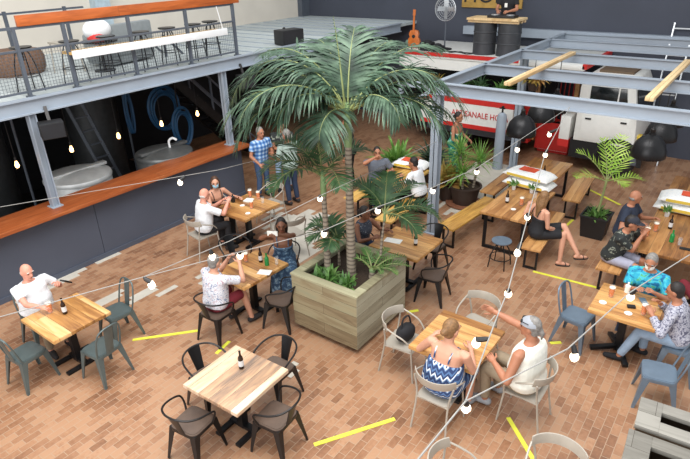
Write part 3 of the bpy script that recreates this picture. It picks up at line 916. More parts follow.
# things on the truck roof
RZ = 2.55
dj = []
for i, x in enumerate((-6.18, -5.53)):
    q = thing('oil_drum', ('dark grey ribbed drum under the mixing table on the fan side', 'dark grey ribbed drum under the mixing table on the pergola side')[i], 'drum', (x, 14.35, RZ), 0, 'drums under the mixing table')
    mb = MB(); r = 0.3
    mb.lathe([(0, 0), (r, 0), (r, .02), (r - .012, .03), (r - .012, .27), (r, .285), (r, .3), (r - .012, .315), (r - .012, .53), (r, .545), (r, .56), (r - .012, .575), (r - .012, .76), (r, .775), (r, .79), (0, .79)], seg=30)
    mb.build('drum_shell', M['barrel'], q)
q = thing('mixing_table', 'pale pallet wood table top laid across two drums', 'table', (-5.9, 14.35, RZ + 0.79))
for k in range(3):
    mb = MB(); mb.box((0, -0.22 + k * 0.22, 0.03), (1.34, 0.06, 0.06)); mb.build('bearer', M['timber'], q)
mb = MB(); mb.box((0, 0, 0.085), (1.36, 0.62, 0.05)); mb.build('board', M['timber'], q)
q = thing('mixing_deck', 'dark sound mixing deck on the pallet table', 'mixer', (-5.75, 14.35, RZ + 0.9))
mb = MB(); mb.box((0, 0, 0.03), (0.7, 0.32, 0.06)); mb.build('console', M['black'], q, bevel=0.01)
for sx in (-0.2, 0.2):
    mb = MB(); mb.lathe([(0, .06), (.1, .06), (.1, .075), (0, .075)], (sx, 0, 0)); mb.build('platter', M['alu'], q)
q = thing('standing_fan', 'round caged standing fan against the charcoal wall', 'fan', (-7.4, 14.5, RZ))
mb = MB(); mb.lathe([(0, 0), (.2, 0), (.2, .03), (0.03, .06)]); mb.build('base', M['black'], q)
mb = MB(); mb.tube([(0, 0, .04), (0, 0, 0.95)], .02); mb.build('pole', M['rail_metal'], q)
mb = MB(); rr = Matrix.Rotation(R(90), 3, 'X')
for r_ in (.08, .14, .2, .26, .3):
    mb.tube([V((0, -.06, 1.05)) + rr @ V((r_ * math.cos(a), r_ * math.sin(a), 0)) for a in [2 * math.pi * j / 28 for j in range(28)]], .005 if r_ < .3 else .012, 5, closed=True)
for j in range(24):
    a = 2 * math.pi * j / 24
    mb.bar((0, -.06, 1.05), (.3 * math.cos(a), -.06, 1.05 + .3 * math.sin(a)), .004, .004)
mb.build('cage', M['alu'], q)
mb = MB()
for j in range(4):
    a = j * math.pi / 2
    mb.box((.13 * math.cos(a), -.02, 1.05 + .13 * math.sin(a)), (.24, .01, .12), mat=Matrix.Rotation(-a, 3, 'Y') @ Matrix.Rotation(.4, 3, 'X'))
mb.build('blades', M['alu'], q)
mb = MB(); mb.lathe([(0, 0), (.07, .0), (.06, .14), (0, .15)], (0, 0.02, 1.05), 14, Matrix.Rotation(R(-90), 3, 'X')); mb.build('motor', M['black'], q)
q = thing('guitar', 'orange wooden acoustic guitar standing beside black bags', 'guitar', (-8.28, 14.35, RZ + 0.02), R(8))
mb = MB(); pr = [(0.0, 0.0), (.14, .02), (.19, .12), (.17, .22), (.12, .28), (.145, .36), (.11, .45), (.03, .47), (-.03, .47), (-.11, .45), (-.145, .36), (-.12, .28), (-.17, .22), (-.19, .12), (-.14, .02)]
mb.prism(pr, -0.05, 0.05, 'y'); mb.build('guitar_body', M['guitar'], q, bevel=0.008)
mb = MB(); mb.bar((0, -.05, .4), (0, -.04, .85), .05, .03); mb.build('neck', M['guitar'], q)
mb = MB(); mb.bar((0, -.04, .85), (0, -.02, 1.0), .075, .025); mb.build('headstock', M['guitar'], q)
mb = MB(); mb.lathe([(0, 0), (.05, 0), (.05, .004), (0, .004)], (0, -.052, .3), 16, Matrix.Rotation(R(90), 3, 'X')); mb.build('sound_hole', M['black'], q)
for i, (x, y, d, l) in enumerate(((-7.75, 14.15, (.35, .28, .22), 'black equipment bag on truck roof beside the guitar'), (-7.4, 14.1, (.3, .26, .16), 'low black equipment bag under the standing fan'))):
    mb = MB(); mb.box((0, 0, d[2] / 2), d); mb.ell((0, 0, d[2]), (d[0] * .4, d[1] * .4, .06)); o = mb.build('equipment_bag', M['soft_black'], bevel=0.03); o.location = (x, y, RZ); tag(o, l, 'bag')
mb = MB()
for k in range(5):
    mb.tube(spline([(-7.3 + rnd.random() * .3, 14.0 + rnd.random() * .3, RZ + .012), (-7.0, 14.0 + rnd.random() * .4, RZ + .012), (-6.8, 14.1 + rnd.random() * .3, RZ + .012), (-6.5, 14.0 + rnd.random() * .4, RZ + .012), (-6.35, 14.2, RZ + .012)], 5), .01, 5)
tag(mb.build('cable_tangle', M['black']), 'tangle of black cables on the truck roof beside drums', 'cables', kind='stuff')
q = thing('wall_sign', 'gold wooden sign with dark lettering on charcoal wall', 'sign', (-6.85, 16.17, 3.86))
mb = MB(); mb.bb(-.9, .9, -.03, .03, -.36, .36); mb.build('board', M['brass'], q, bevel=0.006)
text_mesh('HOPA', 0.62, 0.008, M['black'], 'lettering', q, Matrix.Translation((-.02, -.035, -.03)) @ Matrix.Rotation(R(90), 4, 'X'))
# timber planks lying on the pergola beams
for x0, l in ((-3.48, 'raw timber plank lying across pergola beams above the truck steps'), (-1.33, 'raw timber plank lying across pergola beams above the truck cab side')):
    mb = MB(); mb.bb(-.06, .06, -1.8, 1.8, 0, .06); o = mb.build('timber_plank', M['timber'], bevel=.004); o.location = (x0, 10.95, 2.952); tag(o, l, 'plank', 'timber planks on the pergola')
# dome lamps
LL = ['black dome lamp beside the gas cylinder, closest of the row by red steps', 'black dome lamp in the middle of the row by red truck steps', 'black dome lamp at the far end of the row by red truck steps', 'black dome lamp beside the truck cab, lowest and closest of its row', 'black dome lamp in the middle of the row beside truck cab', 'black dome lamp at the far end of the row, by the ladder']
pl = thing('dome_lamp', '', 'lamp', (0, 0, 0), 0, 'black dome lamps under the pergola')
mb = MB(); mb.lathe([(.265, -.13), (.27, -.12), (.262, -.02), (.225, .1), (.15, .19), (.07, .235), (.05, .24), (.05, .27), (.0, .28), (.0, .22), (.06, .215), (.14, .17), (.21, .09), (.25, -.02), (.256, -.125)], seg=32); mb.build('lamp_shade', M['black_metal'], pl)
mb = MB(); mb.tube([(0, 0, .27), (0, 0, 1.14)], .008, 6); mb.build('cord', M['black'], pl)
mb = MB(); mb.lathe([(.035, .27), (.04, .28), (.04, .33), (.012, .36)], seg=14); mb.build('lamp_cap', M['gunmetal'], pl)
mb = MB(); mb.ell((0, 0, .1), (.045, .045, .07)); mb.build('bulb', M['white'], pl)
for i, (x, y, z) in enumerate(((-3.45, 10, 2.03), (-3.47, 11.1, 2.05), (-3.5, 12.1, 2.0), (-1.3, 10, 2.0), (-1.31, 11.1, 2.0), (-1.34, 12.1, 2.02))):
    q = place(pl, i > 0, (x, y, z), 0, LL[i])
    for ch in q.children:
        if ch.name.startswith('cord'):
            mb = MB(); mb.tube([(0, 0, .27), (0, 0, 2.95 - z)], .008, 6); ch.data = mb.mesh('cord', M['black'])
# gas cylinder
q = thing('gas_cylinder', 'tall grey gas cylinder standing before the white sign panel', 'gas cylinder', (-5.0, 13.02, 0))
mb = MB(); mb.lathe([(0, 0), (.115, 0), (.12, .02), (.12, 1.3), (.1, 1.39), (.05, 1.43), (.04, 1.44)], seg=20); mb.build('cylinder_body', M['grey_steel'], q)
mb = MB(); mb.tube([(0, 0, 1.43), (0, 0, 1.56)], .025); mb.bar((-.08, 0, 1.54), (.06, 0, 1.54), .03, .03); mb.lathe([(.035, 1.56), (.035, 1.59), (0, 1.6)], seg=10); mb.build('valve', M['gunmetal'], q)

# ================================================================== FURNITURE
def rrect(w_, d_, r, n=4):
    out = []
    for cx, cy, a0 in ((w_ / 2 - r, d_ / 2 - r, 0), (-w_ / 2 + r, d_ / 2 - r, 90), (-w_ / 2 + r, -d_ / 2 + r, 180), (w_ / 2 - r, -d_ / 2 + r, 270)):
        for k in range(n + 1):
            a = R(a0 + 90 * k / n)
            out.append((cx + r * math.cos(a), cy + r * math.sin(a)))
    return out

def leg_sheet(mb, a, c, w0, w1, inward):
    """folded tapered sheet leg: L section opening to the chair centre"""
    a, c = V(a), V(c)
    rings = []
    for t in (0, .25, .6, 1):
        p = a.lerp(c, t)
        w_ = w0 + (w1 - w0) * (t ** .8)
        sx, sy = inward
        rings.append([p, p + V((sx * w_, 0, 0)), p + V((sx * w_, sy * .006, 0)), p + V((sx * .008, sy * .008, 0)), p + V((sx * .006, sy * w_, 0)), p + V((0, sy * w_, 0))])
    mb.loft(rings)

def tolix_base(t, metal, seatm):
    poly = rrect(.37, .36, .07)
    mb = MB()
    mb.prism(rrect(.375, .365, .075), .44, .452)
    mb.prism([(x * .93, y * .93) for x, y in poly], .452, .458)
    mb.build('seat', seatm, t, bevel=0)
    mb = MB(); mb.prism(rrect(.385, .375, .075), .405, .441); mb.build('seat_rim', metal, t)
    for sx in (-1, 1):
        for sy in (-1, 1):
            mb = MB(); leg_sheet(mb, (sx * .185, sy * .175, .44), (sx * .235, sy * (.225 if sy > 0 else .25), 0), .085, .03, (-sx, -sy)); mb.build('leg', metal, t)

def slat(mb, y0, z0, y1, z1, w0, w1, curve=.015):
    rings = []
    for k in range(7):
        u = k / 6
        w_ = w0 + (w1 - w0) * u
        y = y0 + (y1 - y0) * u
        z = z0 + (z1 - z0) * u
        rings.append([V((x * w_ / 2, y - curve * (1 - x * x), z)) for x in (-1, -.5, 0, .5, 1)] + [V((x * w_ / 2, y - curve * (1 - x * x) - .007, z)) for x in (1, .5, 0, -.5, -1)])
    mb.loft(rings)

def armchair(group):
    t = thing('metal_armchair', '', 'chair', (0, 0, 0), 0, group)
    tolix_base(t, M['gunmetal'], M['seat_brown'])
    mb = MB(); slat(mb, -.175, .43, -.265, .73, .1, .165); mb.build('backrest', M['black_metal'], t)
    half = [(.19, .09, .43), (.225, .11, .53), (.25, .09, .62), (.255, 0, .665), (.24, -.12, .695), (.185, -.22, .72), (.09, -.275, .735)]
    pts = spline(half + [(0, -.288, .738)] + [(-x, y, z) for x, y, z in half[::-1]], 4)
    mb = MB(); mb.tube(pts, .012, 8); mb.build('arm_hoop', M['gunmetal'], t)
    return t

def sidechair(mat, group):
    t = thing('metal_side_chair', '', 'chair', (0, 0, 0), 0, group)
    tolix_base(t, mat, mat)
    mb = MB(); slat(mb, -.175, .43, -.255, .845, .11, .13, .008); mb.build('backrest', mat, t)
    half = [(.175, -.15, .43), (.182, -.185, .56), (.178, -.22, .7), (.15, -.25, .81), (.08, -.265, .852)]
    mb = MB(); mb.tube(spline(half + [(0, -.268, .858)] + [(-x, y, z) for x, y, z in half[::-1]], 4), .012, 8); mb.build('back_hoop', mat, t)
    return t

def bistro(group):
    m = M['chair_beige']
    t = thing('beige_bistro_chair', '', 'chair', (0, 0, 0), 0, group)
    mb = MB(); mb.prism(rrect(.4, .4, .06), .44, .452); mb.build('seat', m, t)
    rings = []
    for k in range(13):
        a = R(-62 + 124 * k / 12)
        x, y = .25 * math.sin(a) / math.sin(R(62)), -.12 - .15 * (math.cos(a) - math.cos(R(62))) / (1 - math.cos(R(62)))
        n = V((math.sin(a), -math.cos(a), 0)) * .006
        rings.append([V((x, y, .70)) - n, V((x, y - .02, .81)) - n, V((x, y - .02, .81)) + n, V((x, y, .70)) + n])
    mb = MB(); mb.loft(rings); mb.build('backrest', m, t, bevel=.002)
    for s in (-1, 1):
        mb = MB(); mb.tube(spline([(s * .2, .2, .44), (s * .215, .19, .54), (s * .245, .1, .645), (s * .255, -.02, .7), (s * .25, -.13, .745)], 5), .011, 7); mb.build('arm', m, t)
        mb = MB(); mb.tube([(s * .2, .19, .445), (s * .225, .235, 0)], .012, 7); mb.build('leg', m, t)
        mb = MB(); mb.tube(spline([(s * .24, -.17, .72), (s * .195, -.185, .45), (s * .22, -.26, 0)], 4), .012, 7); mb.build('leg', m, t)
    mb = MB(); mb.tube([(-.2, .2, .435), (.2, .2, .435), (.2, -.19, .435), (-.2, -.19, .435)], .011, 6, closed=True); mb.build('seat_frame', m, t)
    return t

PI = math.pi
def side(cx, cy, s, d=.62):
    """position and rotation of a chair on a table side; the chair faces the table"""
    return {'-x': ((cx - d, cy, 0), -PI / 2), '+x': ((cx + d, cy, 0), PI / 2), '-y': ((cx, cy - d, 0), 0), '+y': ((cx, cy + d, 0), PI)}[s]

TN, TL, TP, TF, TC, TR, TQ = (-4.0, 3.16), (-6.78, 2.70), (-7.36, 6.62), (-5.62, 5.0), (-2.28, 5.2), (-0.77, 7.11), (-4.1, 7.02)

arm = armchair('dark metal armchairs at the square tables')
AL = [((-4.58, 3.22, 0), -PI / 2 - .1, 'dark metal armchair left of the pale empty square table, back to planterless side'),
      ((-4.02, 3.78, 0), PI + .05, 'dark metal armchair behind the pale square table, on its planter side'),
      ((-4.16, 2.62, 0), .12, 'dark metal armchair at the pale empty square table, cut lowest in the frame'),
      ((-3.47, 3.2, 0), PI / 2 + .1, 'dark metal armchair at the pale empty square table, closest to long yellow tape'),
      ((-5.56, 4.22, 0), .05, 'dark metal armchair under the man in the floral shirt'),
      ((-5.02, 4.98, 0), PI / 2 + .25, 'empty dark metal armchair beside planter at the green bottle table'),
      ((-6.5, 5.5, 0), -PI / 2 - .35, 'empty dark metal armchair between masked woman\'s table and the green bottle table'),
      ((-5.66, 5.78, 0), PI + .5, 'dark metal armchair under the woman taking a photograph'),
      ((-3.5, 6.85, 0), PI / 2 + .15, 'empty dark metal armchair at the table behind planter, fully in view'),
      ((-3.98, 7.68, 0), PI, 'dark metal armchair on the far side of the table behind planter'),
      ((-4.92, 6.9, 0), -PI / 2, 'dark metal armchair under the woman behind the planter')]
AL[0] = (AL[0][0], AL[0][1], 'dark metal armchair behind the pale empty square table, beside yellow tape stub')
for i, (p, rz, l) in enumerate(AL):
    place(arm, i > 0, p, rz, l)
sg = sidechair(M['chair_grey'], 'grey metal side chairs around the golden table')
SL = [((-6.92, 2.15, 0), .1, 'grey metal side chair at the golden table, cut by the frame edge'),
      ((-6.2, 2.78, 0), PI / 2 + .1, 'grey metal side chair opposite the bald man at the golden table'),
      ((-6.78, 3.38, 0), PI - .05, 'grey metal side chair behind the golden table, near the concrete strips'),
      ((-7.62, 2.68, 0), -PI / 2, 'grey metal side chair under the bald man in white shirt')]
for i, (p, rz, l) in enumerate(SL):
    place(sg, i > 0, p, rz, l)
sb = sidechair(M['chair_blue'], 'blue-grey metal side chairs around the pedestal table')
SB = [((-1.33, 6.98, 0), -PI / 2 - .15, 'empty blue-grey metal side chair facing the pedestal table with beers'),
      ((-0.2, 6.35, 0), PI / 2 + .2, 'empty blue-grey metal side chair turned sideways behind the grey boxes'),
      ((-0.08, 7.05, 0), PI / 2, 'blue-grey metal side chair under the man in speckled shirt'),
      ((-0.68, 7.8, 0), PI, 'blue-grey metal side chair under the man in turquoise shirt')]
for i, (p, rz, l) in enumerate(SB):
    place(sb, i > 0, p, rz, l)
bc = bistro('beige bistro chairs')
BL = [((-7.7, 5.78, 0), -.15, 'beige bistro chair under the bald man in white striped shirt'),
      ((-7.6, 7.5, 0), PI - .1, 'empty beige bistro chair at far side of the masked woman\'s table'),
      ((-6.35, 6.7, 0), PI / 2 - .3, 'thin beige bistro chair standing on the bare concrete behind photographing woman'),
      ((-8.1, 6.55, 0), -PI / 2, 'beige bistro chair under the woman in the face mask'),
      ((-3.0, 5.15, 0), -PI / 2 + .1, 'beige bistro chair beside planter with black bag on it'),
      ((-2.38, 6.0, 0), PI - .15, 'empty beige bistro chair at far side of the couple table'),
      ((-2.17, 4.56, 0), .02, 'beige bistro chair under the woman in the chevron dress'),
      ((-1.38, 5.2, 0), PI / 2, 'beige bistro chair under the man in the sleeveless shirt'),
      ((-1.42, 3.5, 0), -PI / 2 + .3, 'beige bistro chair cut by frame bottom, only a sliver of back showing'),
      ((-0.72, 4.05, 0), PI + .1, 'beige bistro chair at frame bottom below the tape, wide curved back showing')]
for i, (p, rz, l) in enumerate(BL):
    place(bc, i > 0, p, rz, l)

def square_table(cx, cy, top, label, size=(.84, .84), rz=0, edge=None, xbase=False):
    t = thing('square_table', label, 'table', (cx, cy, 0), rz, 'square pedestal tables')
    mb = MB(); mb.box((0, 0, .735), (size[0], size[1], .05)); mb.build('table_top', top, t, bevel=.006)
    mb = MB(); mb.box((0, 0, .37), (.09, .09, .68)); mb.build('column', M['black_metal'], t)
    mb = MB(); mb.box((0, 0, .7), (.4, .4, .02)); mb.build('top_plate', M['black_metal'], t)
    if xbase:
        for a in (.5, .5 + PI / 2):
            mb = MB()
            for s in (-1, 1):
                d = V((math.cos(a), math.sin(a), 0)) * s
                mb.bar(d * .03 + V((0, 0, .09)), d * .36 + V((0, 0, .035)), .07, .05)
            mb.build('foot_bar', M['black_metal'], t, bevel=.006)
    else:
        for s in (-1, 1):
            mb = MB(); mb.box((s * .16, 0, .02), (.07, .52, .04)); mb.build('foot_bar', M['black_metal'], t, bevel=.004)
        mb = MB(); mb.box((0, 0, .05), (.36, .08, .04)); mb.build('cross_bar', M['black_metal'], t)
    return t
square_table(*TN, M['table_pale'], 'worn pale square table with a single beer bottle and four empty armchairs', (.83, .83), R(2))
square_table(*TL, M['table_top'], 'golden wooden square table with bald man and grey side chairs', (.84, .8))
square_table(*TP, M['table_top'], 'wooden square table with beer glasses beside the dark counter wall', (.88, .92))
square_table(*TF, M['table_top'], 'wooden square table with the green bottle, beside the planter', (.72, .9), R(-3))
square_table(*TC, M['table_top'], 'wooden square table of the couple in chevron dress and sleeveless shirt', (.84, .92))
square_table(*TR, M['table_top'], 'wooden pedestal table with cross foot, two beers and blue-grey chairs', (.8, .8), 0, xbase=True)
square_table(*TQ, M['table_top'], 'wooden square table just behind the planter, one bottle on it', (.9, .85))

def trestle(name, label, cat, loc, L, W, H, mat, rz=0, group=None, th=.05):
    t = thing(name, label, cat, loc, rz, group)
    mb = MB(); mb.box((0, 0, H - th / 2), (W, L, th)); mb.build('top' if cat == 'bench' else 'table_top', mat, t, bevel=.006)
    for s in (-1, 1):
        y = s * (L / 2 - .14)
        s_ = .05 if cat == 'table' else .035
        mb = MB()
        for sx in (-1, 1):
            mb.box((sx * (W / 2 - .07), y, (H - th) / 2), (s_, s_, H - th))
        mb.box((0, y, s_ / 2), (W - .14 + s_, s_ * .99, s_)); mb.box((0, y, H - th - s_ / 2), (W - .14 + s_, s_ * .99, s_))
        mb.build('leg_frame', M['black_metal'], t)
    return t
PT = 'long wooden picnic tables'
PB = 'wooden benches'
trestle('picnic_table', 'long wooden table in front of the white sacks, long-haired woman at its side', 'table', (-3.2, 9.6, 0), 1.6, .84, .76, M['picnic_wood'], 0, PT)
trestle('picnic_table', 'long wooden table behind the white sacks, closest to the red truck steps', 'table', (-3.4, 11.35, 0), 1.7, .84, .76, M['picnic_wood'], 0, PT)
trestle('picnic_table', 'long wooden table of the capped man and bald navy-shirted man', 'table', (-.55, 9.75, 0), 1.9, .95, .76, M['picnic_wood'], 0, PT)
trestle('picnic_table', 'long wooden table behind the sacks at the capped man\'s table', 'table', (-.6, 11.75, 0), 1.7, .9, .76, M['picnic_wood'], 0, PT)
trestle('picnic_table', 'wooden table behind the palm between the drinking man and the man in white', 'table', (-5.75, 9.45, 0), 1.5, .72, .76, M['picnic_yellow'], 0, PT)
trestle('picnic_bench', 'empty yellow-toned bench along the long picnic table, beside dark round pot', 'bench', (-4.02, 9.3, 0), 1.75, .36, .45, M['picnic_yellow'], R(-6), PB, .04)
trestle('picnic_bench', 'wooden bench under the long-haired woman in black top', 'bench', (-2.6, 9.35, 0), 1.75, .34, .45, M['picnic_wood'], R(4), PB, .04)
trestle('picnic_bench', 'empty wooden bench beyond the long-haired woman, beside the sack table', 'bench', (-2.67, 11.75, 0), 1.7, .36, .45, M['picnic_wood'], R(5), PB, .04)
trestle('picnic_bench', 'wooden bench beside the concrete pad and pergola column, behind the sacks', 'bench', (-4.15, 11.25, 0), 1.7, .34, .45, M['picnic_wood'], 0, PB, .04)
trestle('picnic_bench', 'yellow-toned bench under the man in white shirt, behind palm fronds', 'bench', (-5.25, 8.9, 0), 1.7, .36, .45, M['picnic_yellow'], R(2), PB, .04)
trestle('picnic_bench', 'yellow-toned bench under the drinking man in grey', 'bench', (-6.35, 9.35, 0), 1.6, .34, .45, M['picnic_yellow'], 0, PB, .04)
trestle('picnic_bench', 'wooden bench under the man in cap and dark leaf shirt', 'bench', (-1.3, 9.2, 0), 1.5, .36, .45, M['picnic_wood'], 0, PB, .04)
st2 = thing('round_stool', 'small black-legged stool with blue-grey seat before the picnic table', 'stool', (-3.02, 8.42, 0))
bar_stool_mesh(st2, .5, M['chair_blue'], M['black_metal'])
st3 = thing('round_stool', 'black stool under the woman in the maroon print', 'stool', (.12, 8.2, 0))
bar_stool_mesh(st3, .46, M['gunmetal'], M['black_metal'])
# steel frame table far right behind ladder foot
# grey boxes at the bottom right
for (y0, y1, l) in ((4.74, 5.17, 'grey wooden box with dark slot, beside the blue-grey chair'), (4.2, 4.66, 'grey wooden box with dark slot, cut by the frame bottom')):
    t = thing('bin_box', l, 'box', (.1, (y0 + y1) / 2, 0), R(4), 'grey wooden bin boxes')
    d = (y1 - y0) / 2
    mb = MB()
    mb.bb(-.32, -.30, -d, d, 0, .9); mb.bb(.5, .52, -d, d, 0, .9); mb.bb(-.3, .5, -d, -d + .02, 0, .9); mb.bb(-.3, .5, d - .02, d, 0, .9)
    mb.build('box_body', M['brown_box'], t)
    mb = MB()
    mb.bb(-.34, -.14, -d, d, .9, .95); mb.bb(.34, .54, -d, d, .9, .95); mb.bb(-.14, .34, -d, -d + .15, .9, .95); mb.bb(-.14, .34, d - .14, d, .9, .95)
    mb.build('box_top', M['grey_box'], t, bevel=.004)
    mb = MB(); mb.bb(-.28, .48, -d + .03, d - .03, .5, .52); mb.build('inner_tray', M['soft_black'], t)
# ================================================================== PLANTER AND PALMS
t = thing('planter_box', 'big square planter of weathered boards holding the palms', 'planter', (-4.22, 5.63, 0))
hx, hy, H0, H1 = .57, .63, .09, .92
for s in (-1, 1):
    mb = MB(); mb.bb(-hx, hx, s * (hy - .02) - .02, s * (hy - .02) + .02, H0, H1); mb.build('board_wall', M['planter_wood'], t)
    mb = MB(); mb.bb(s * (hx - .02) - .021, s * (hx - .02) + .021, -hy + .001, hy - .001, H0 + .001, H1); mb.build('board_wall', M['planter_wood_side'], t)
mb = MB()
r_ = .13
for s in (-1, 1):
    mb.bb(-hx - .01, hx + .01, s * (hy + .01), s * (hy + .01 - r_), H1, H1 + .035)
    mb.bb(s * (hx + .01), s * (hx + .01 - r_), -hy - .01 + r_, hy + .01 - r_, H1, H1 + .035)
mb.build('rim', M['planter_rim'], t, bevel=.004)
mb = MB(); mb.bb(-hx + .04, hx - .04, -hy + .04, hy - .04, .2, .8); mb.build('soil', M['soil'], t)
for sx in (-1, 1):
    for sy in (-1, 1):
        mb = MB(); mb.lathe([(0, -.02), (.045, -.02), (.045, .02), (0, .02)], (sx * (hx - .1), sy * (hy - .1), .045), 14, Matrix.Rotation(R(90), 3, 'X')); mb.bb(sx * (hx - .1) - .03, sx * (hx - .1) + .03, sy * (hy - .1) - .03, sy * (hy - .1) + .03, .06, .09); mb.build('caster', M['black'], t)

def frond(base, az, el, L, droop, n=34, ll=.42, lw=.03, leafdroop=.5, vee=.35, r0=.016, tw=0.0, start=.14):
    """one pinnate leaf; returns a mesh builder (material 0 leaflets, 1 rachis)"""
    mb = MB()
    p = V(base)
    pts, dirs = [p.copy()], []
    K = 22
    e = el
    for k in range(K):
        d = V((math.cos(e) * math.cos(az), math.cos(e) * math.sin(az), math.sin(e)))
        dirs.append(d)
        p = p + d * (L / K)
        pts.append(p.copy())
        e -= droop / K * (0.5 + 1.1 * k / K)
    dirs.append(dirs[-1])
    mb.m = 1
    mb.tube(pts, [r0 * (1 - .85 * k / K) for k in range(K + 1)], 5)
    mb.m = 0
    for i in range(n):
        u = start + (1 - start) * (i + .5) / n
        k = u * K
        k0 = min(int(k), K - 1)
        q = pts[k0].lerp(pts[k0 + 1], k - k0)
        d = dirs[k0]
        sd = d.cross(V((0, 0, 1)))
        sd = sd.normalized() if sd.length > 1e-3 else V((math.sin(az), -math.cos(az), 0))
        up = sd.cross(d)
        env = max(math.sin(math.pi * (0.12 + .86 * (u - start) / (1 - start))), .16) ** .6
        for s in (-1, 1):
            l = ll * env * rnd.uniform(.86, 1.1)
            fwd = .35 + .6 * u + rnd.uniform(-.1, .1)
            d0 = (sd * s + d * fwd + up * (vee + rnd.uniform(-.2, .2))).normalized()
            w_ = lw * rnd.uniform(.8, 1.15)
            a = q.copy()
            prev = None
            vs = []
            dd = d0.copy()
            S_ = 4
            for j in range(S_ + 1):
                v = j / S_
                ww = w_ * (.55 + .9 * v * (1 - v) * 2) * (1 - v ** 3 * .92) / 2
                wd = dd.cross(up if abs(dd.dot(up)) < .95 else sd).normalized()
                vs += [a - wd * ww, a + wd * ww]
                dd = (dd + V((0, 0, -1)) * (leafdroop * (.15 + .8 * v) * .55 * rnd.uniform(.45, 1.35))).normalized()
                a = a + dd * (l / S_)
            mb.add(vs, [(2 * j, 2 * j + 1, 2 * j + 3, 2 * j + 2) for j in range(S_)])
    return mb

CR = R(37.25)
def palm(label, loc, th, lean, r0, fronds, leaf, name='palm_tree', shaft=.55, group=None, **kw):
    t = thing(name, label, 'palm', loc, 0, group)
    top = V((lean[0], lean[1], th))
    tr = spline([(0, 0, -.1), (lean[0] * .15, lean[1] * .15, th * .35), (lean[0] * .5, lean[1] * .5, th * .7), top], 6)
    mb = MB(); mb.tube(tr, [r0 * (1.25 - .45 * min(1, i / len(tr) * 1.3)) for i in range(len(tr))], 12); mb.build('trunk', M['trunk'], t)
    if shaft:
        mb = MB(); mb.tube([top - V((0, 0, .02)), top + V((0, 0, shaft * .3)), top + V((0, 0, shaft * .8)), top + V((0, 0, shaft))], [r0 * .95, r0 * .98, r0 * .7, r0 * .4], 12); mb.build('crownshaft', M['crownshaft'], t)
    for f in fronds:
        a, e, L, dr = f[:4]
        k = dict(kw)
        if len(f) > 4:
            k.update(f[4])
        base = top + V((0, 0, shaft * .8)) + V((math.cos(a), math.sin(a), 0)) * r0 * .5
        frond(base, a, e, L, dr, **k).build('frond', [leaf, M['rachis']], t, fix=False)
    return t
# main palm: azimuth given from the camera's right hand direction
F = []
for a, e, L, dr in ((-3, 44, 1.75, 118), (22, 62, 1.65, 92), (-22, 36, 1.5, 120), (48, 68, 1.3, 75), (78, 80, 1.15, 55), (114, 72, 1.25, 75), (166, 52, 1.95, 130), (184, 38, 1.85, 112), (150, 66, 1.6, 100), (203, 48, 1.65, 118), (-122, 30, .8, 120), (-45, 52, 1.05, 130), (-150, 50, 1.2, 130), (132, 42, 1.5, 100), (62, 40, 1.5, 95), (8, 24, 1.55, 85), (176, 22, 1.6, 75), (196, 30, 1.7, 110), (172, 66, 1.6, 120), (-8, 60, 1.5, 120), (30, 42, 1.6, 100)):
    F.append((CR + R(a), R(e), L, R(dr)))
palm('tall green palm with grey ringed trunk growing in wooden planter', (-4.2, 5.65, .8), 1.95, (-.02, .02), .058, F + [(CR + R(170), R(86), 1.15, R(4), dict(n=16, ll=.1, lw=.015, vee=0, start=.5))], M['palm'], shaft=.55, n=40, ll=.56, lw=.034, leafdroop=.9, vee=.12)
F2 = [(CR + R(a), R(e), L, R(dr)) for a, e, L, dr in ((180, 45, .95, 110), (150, 60, .9, 90), (215, 40, .9, 110), (100, 60, .9, 80), (20, 55, .8, 90), (-70, 50, .8, 115))]
palm('slimmer second palm with its own grey trunk beside the tallest one', (-4.5, 5.48, .8), 1.2, (-.1, .1), .045, F2, M['palm_low'], shaft=.35, n=30, ll=.36, lw=.026, leafdroop=.5)
F3 = [(CR + R(a), R(e), L, R(dr)) for a, e, L, dr in ((0, 28, .85, 95), (40, 50, .8, 80), (80, 72, .6, 50), (130, 60, .6, 80), (-40, 15, .6, 80), (15, 10, .95, 70), (160, 70, .6, 60))]
palm('small young palm with thin stem before the woman behind planter', (-3.9, 5.95, .8), .85, (.06, .02), .02, F3, M['palm_low'], shaft=.12, n=22, ll=.3, lw=.03, leafdroop=.5)
F4 = [(CR + R(a), R(e), L, R(dr)) for a, e, L, dr in ((170, 75, .6, 130), (200, 65, .55, 130), (120, 75, .5, 110), (250, 65, .5, 130))]
palm('low drooping palm sucker beside the photographing woman', (-4.5, 5.75, .8), .3, (0, 0), .02, F4, M['palm_low'], shaft=.12, n=22, ll=.3, lw=.03, leafdroop=.6)
F5 = [(CR + R(a), R(e), L, R(dr)) for a, e, L, dr in ((-5, 28, .55, 60), (20, 34, .55, 65), (50, 50, .45, 70), (-30, 34, .4, 80), (110, 60, .4, 80), (-70, 55, .35, 90), (160, 55, .4, 90))]
palm('low cycad rosette at the planter rim beside the bottle table', (-3.9, 5.75, .8), .12, (0, 0), .05, F5, M['fern'], name='cycad', shaft=0.02, n=13, ll=.11, lw=.02, leafdroop=.15)

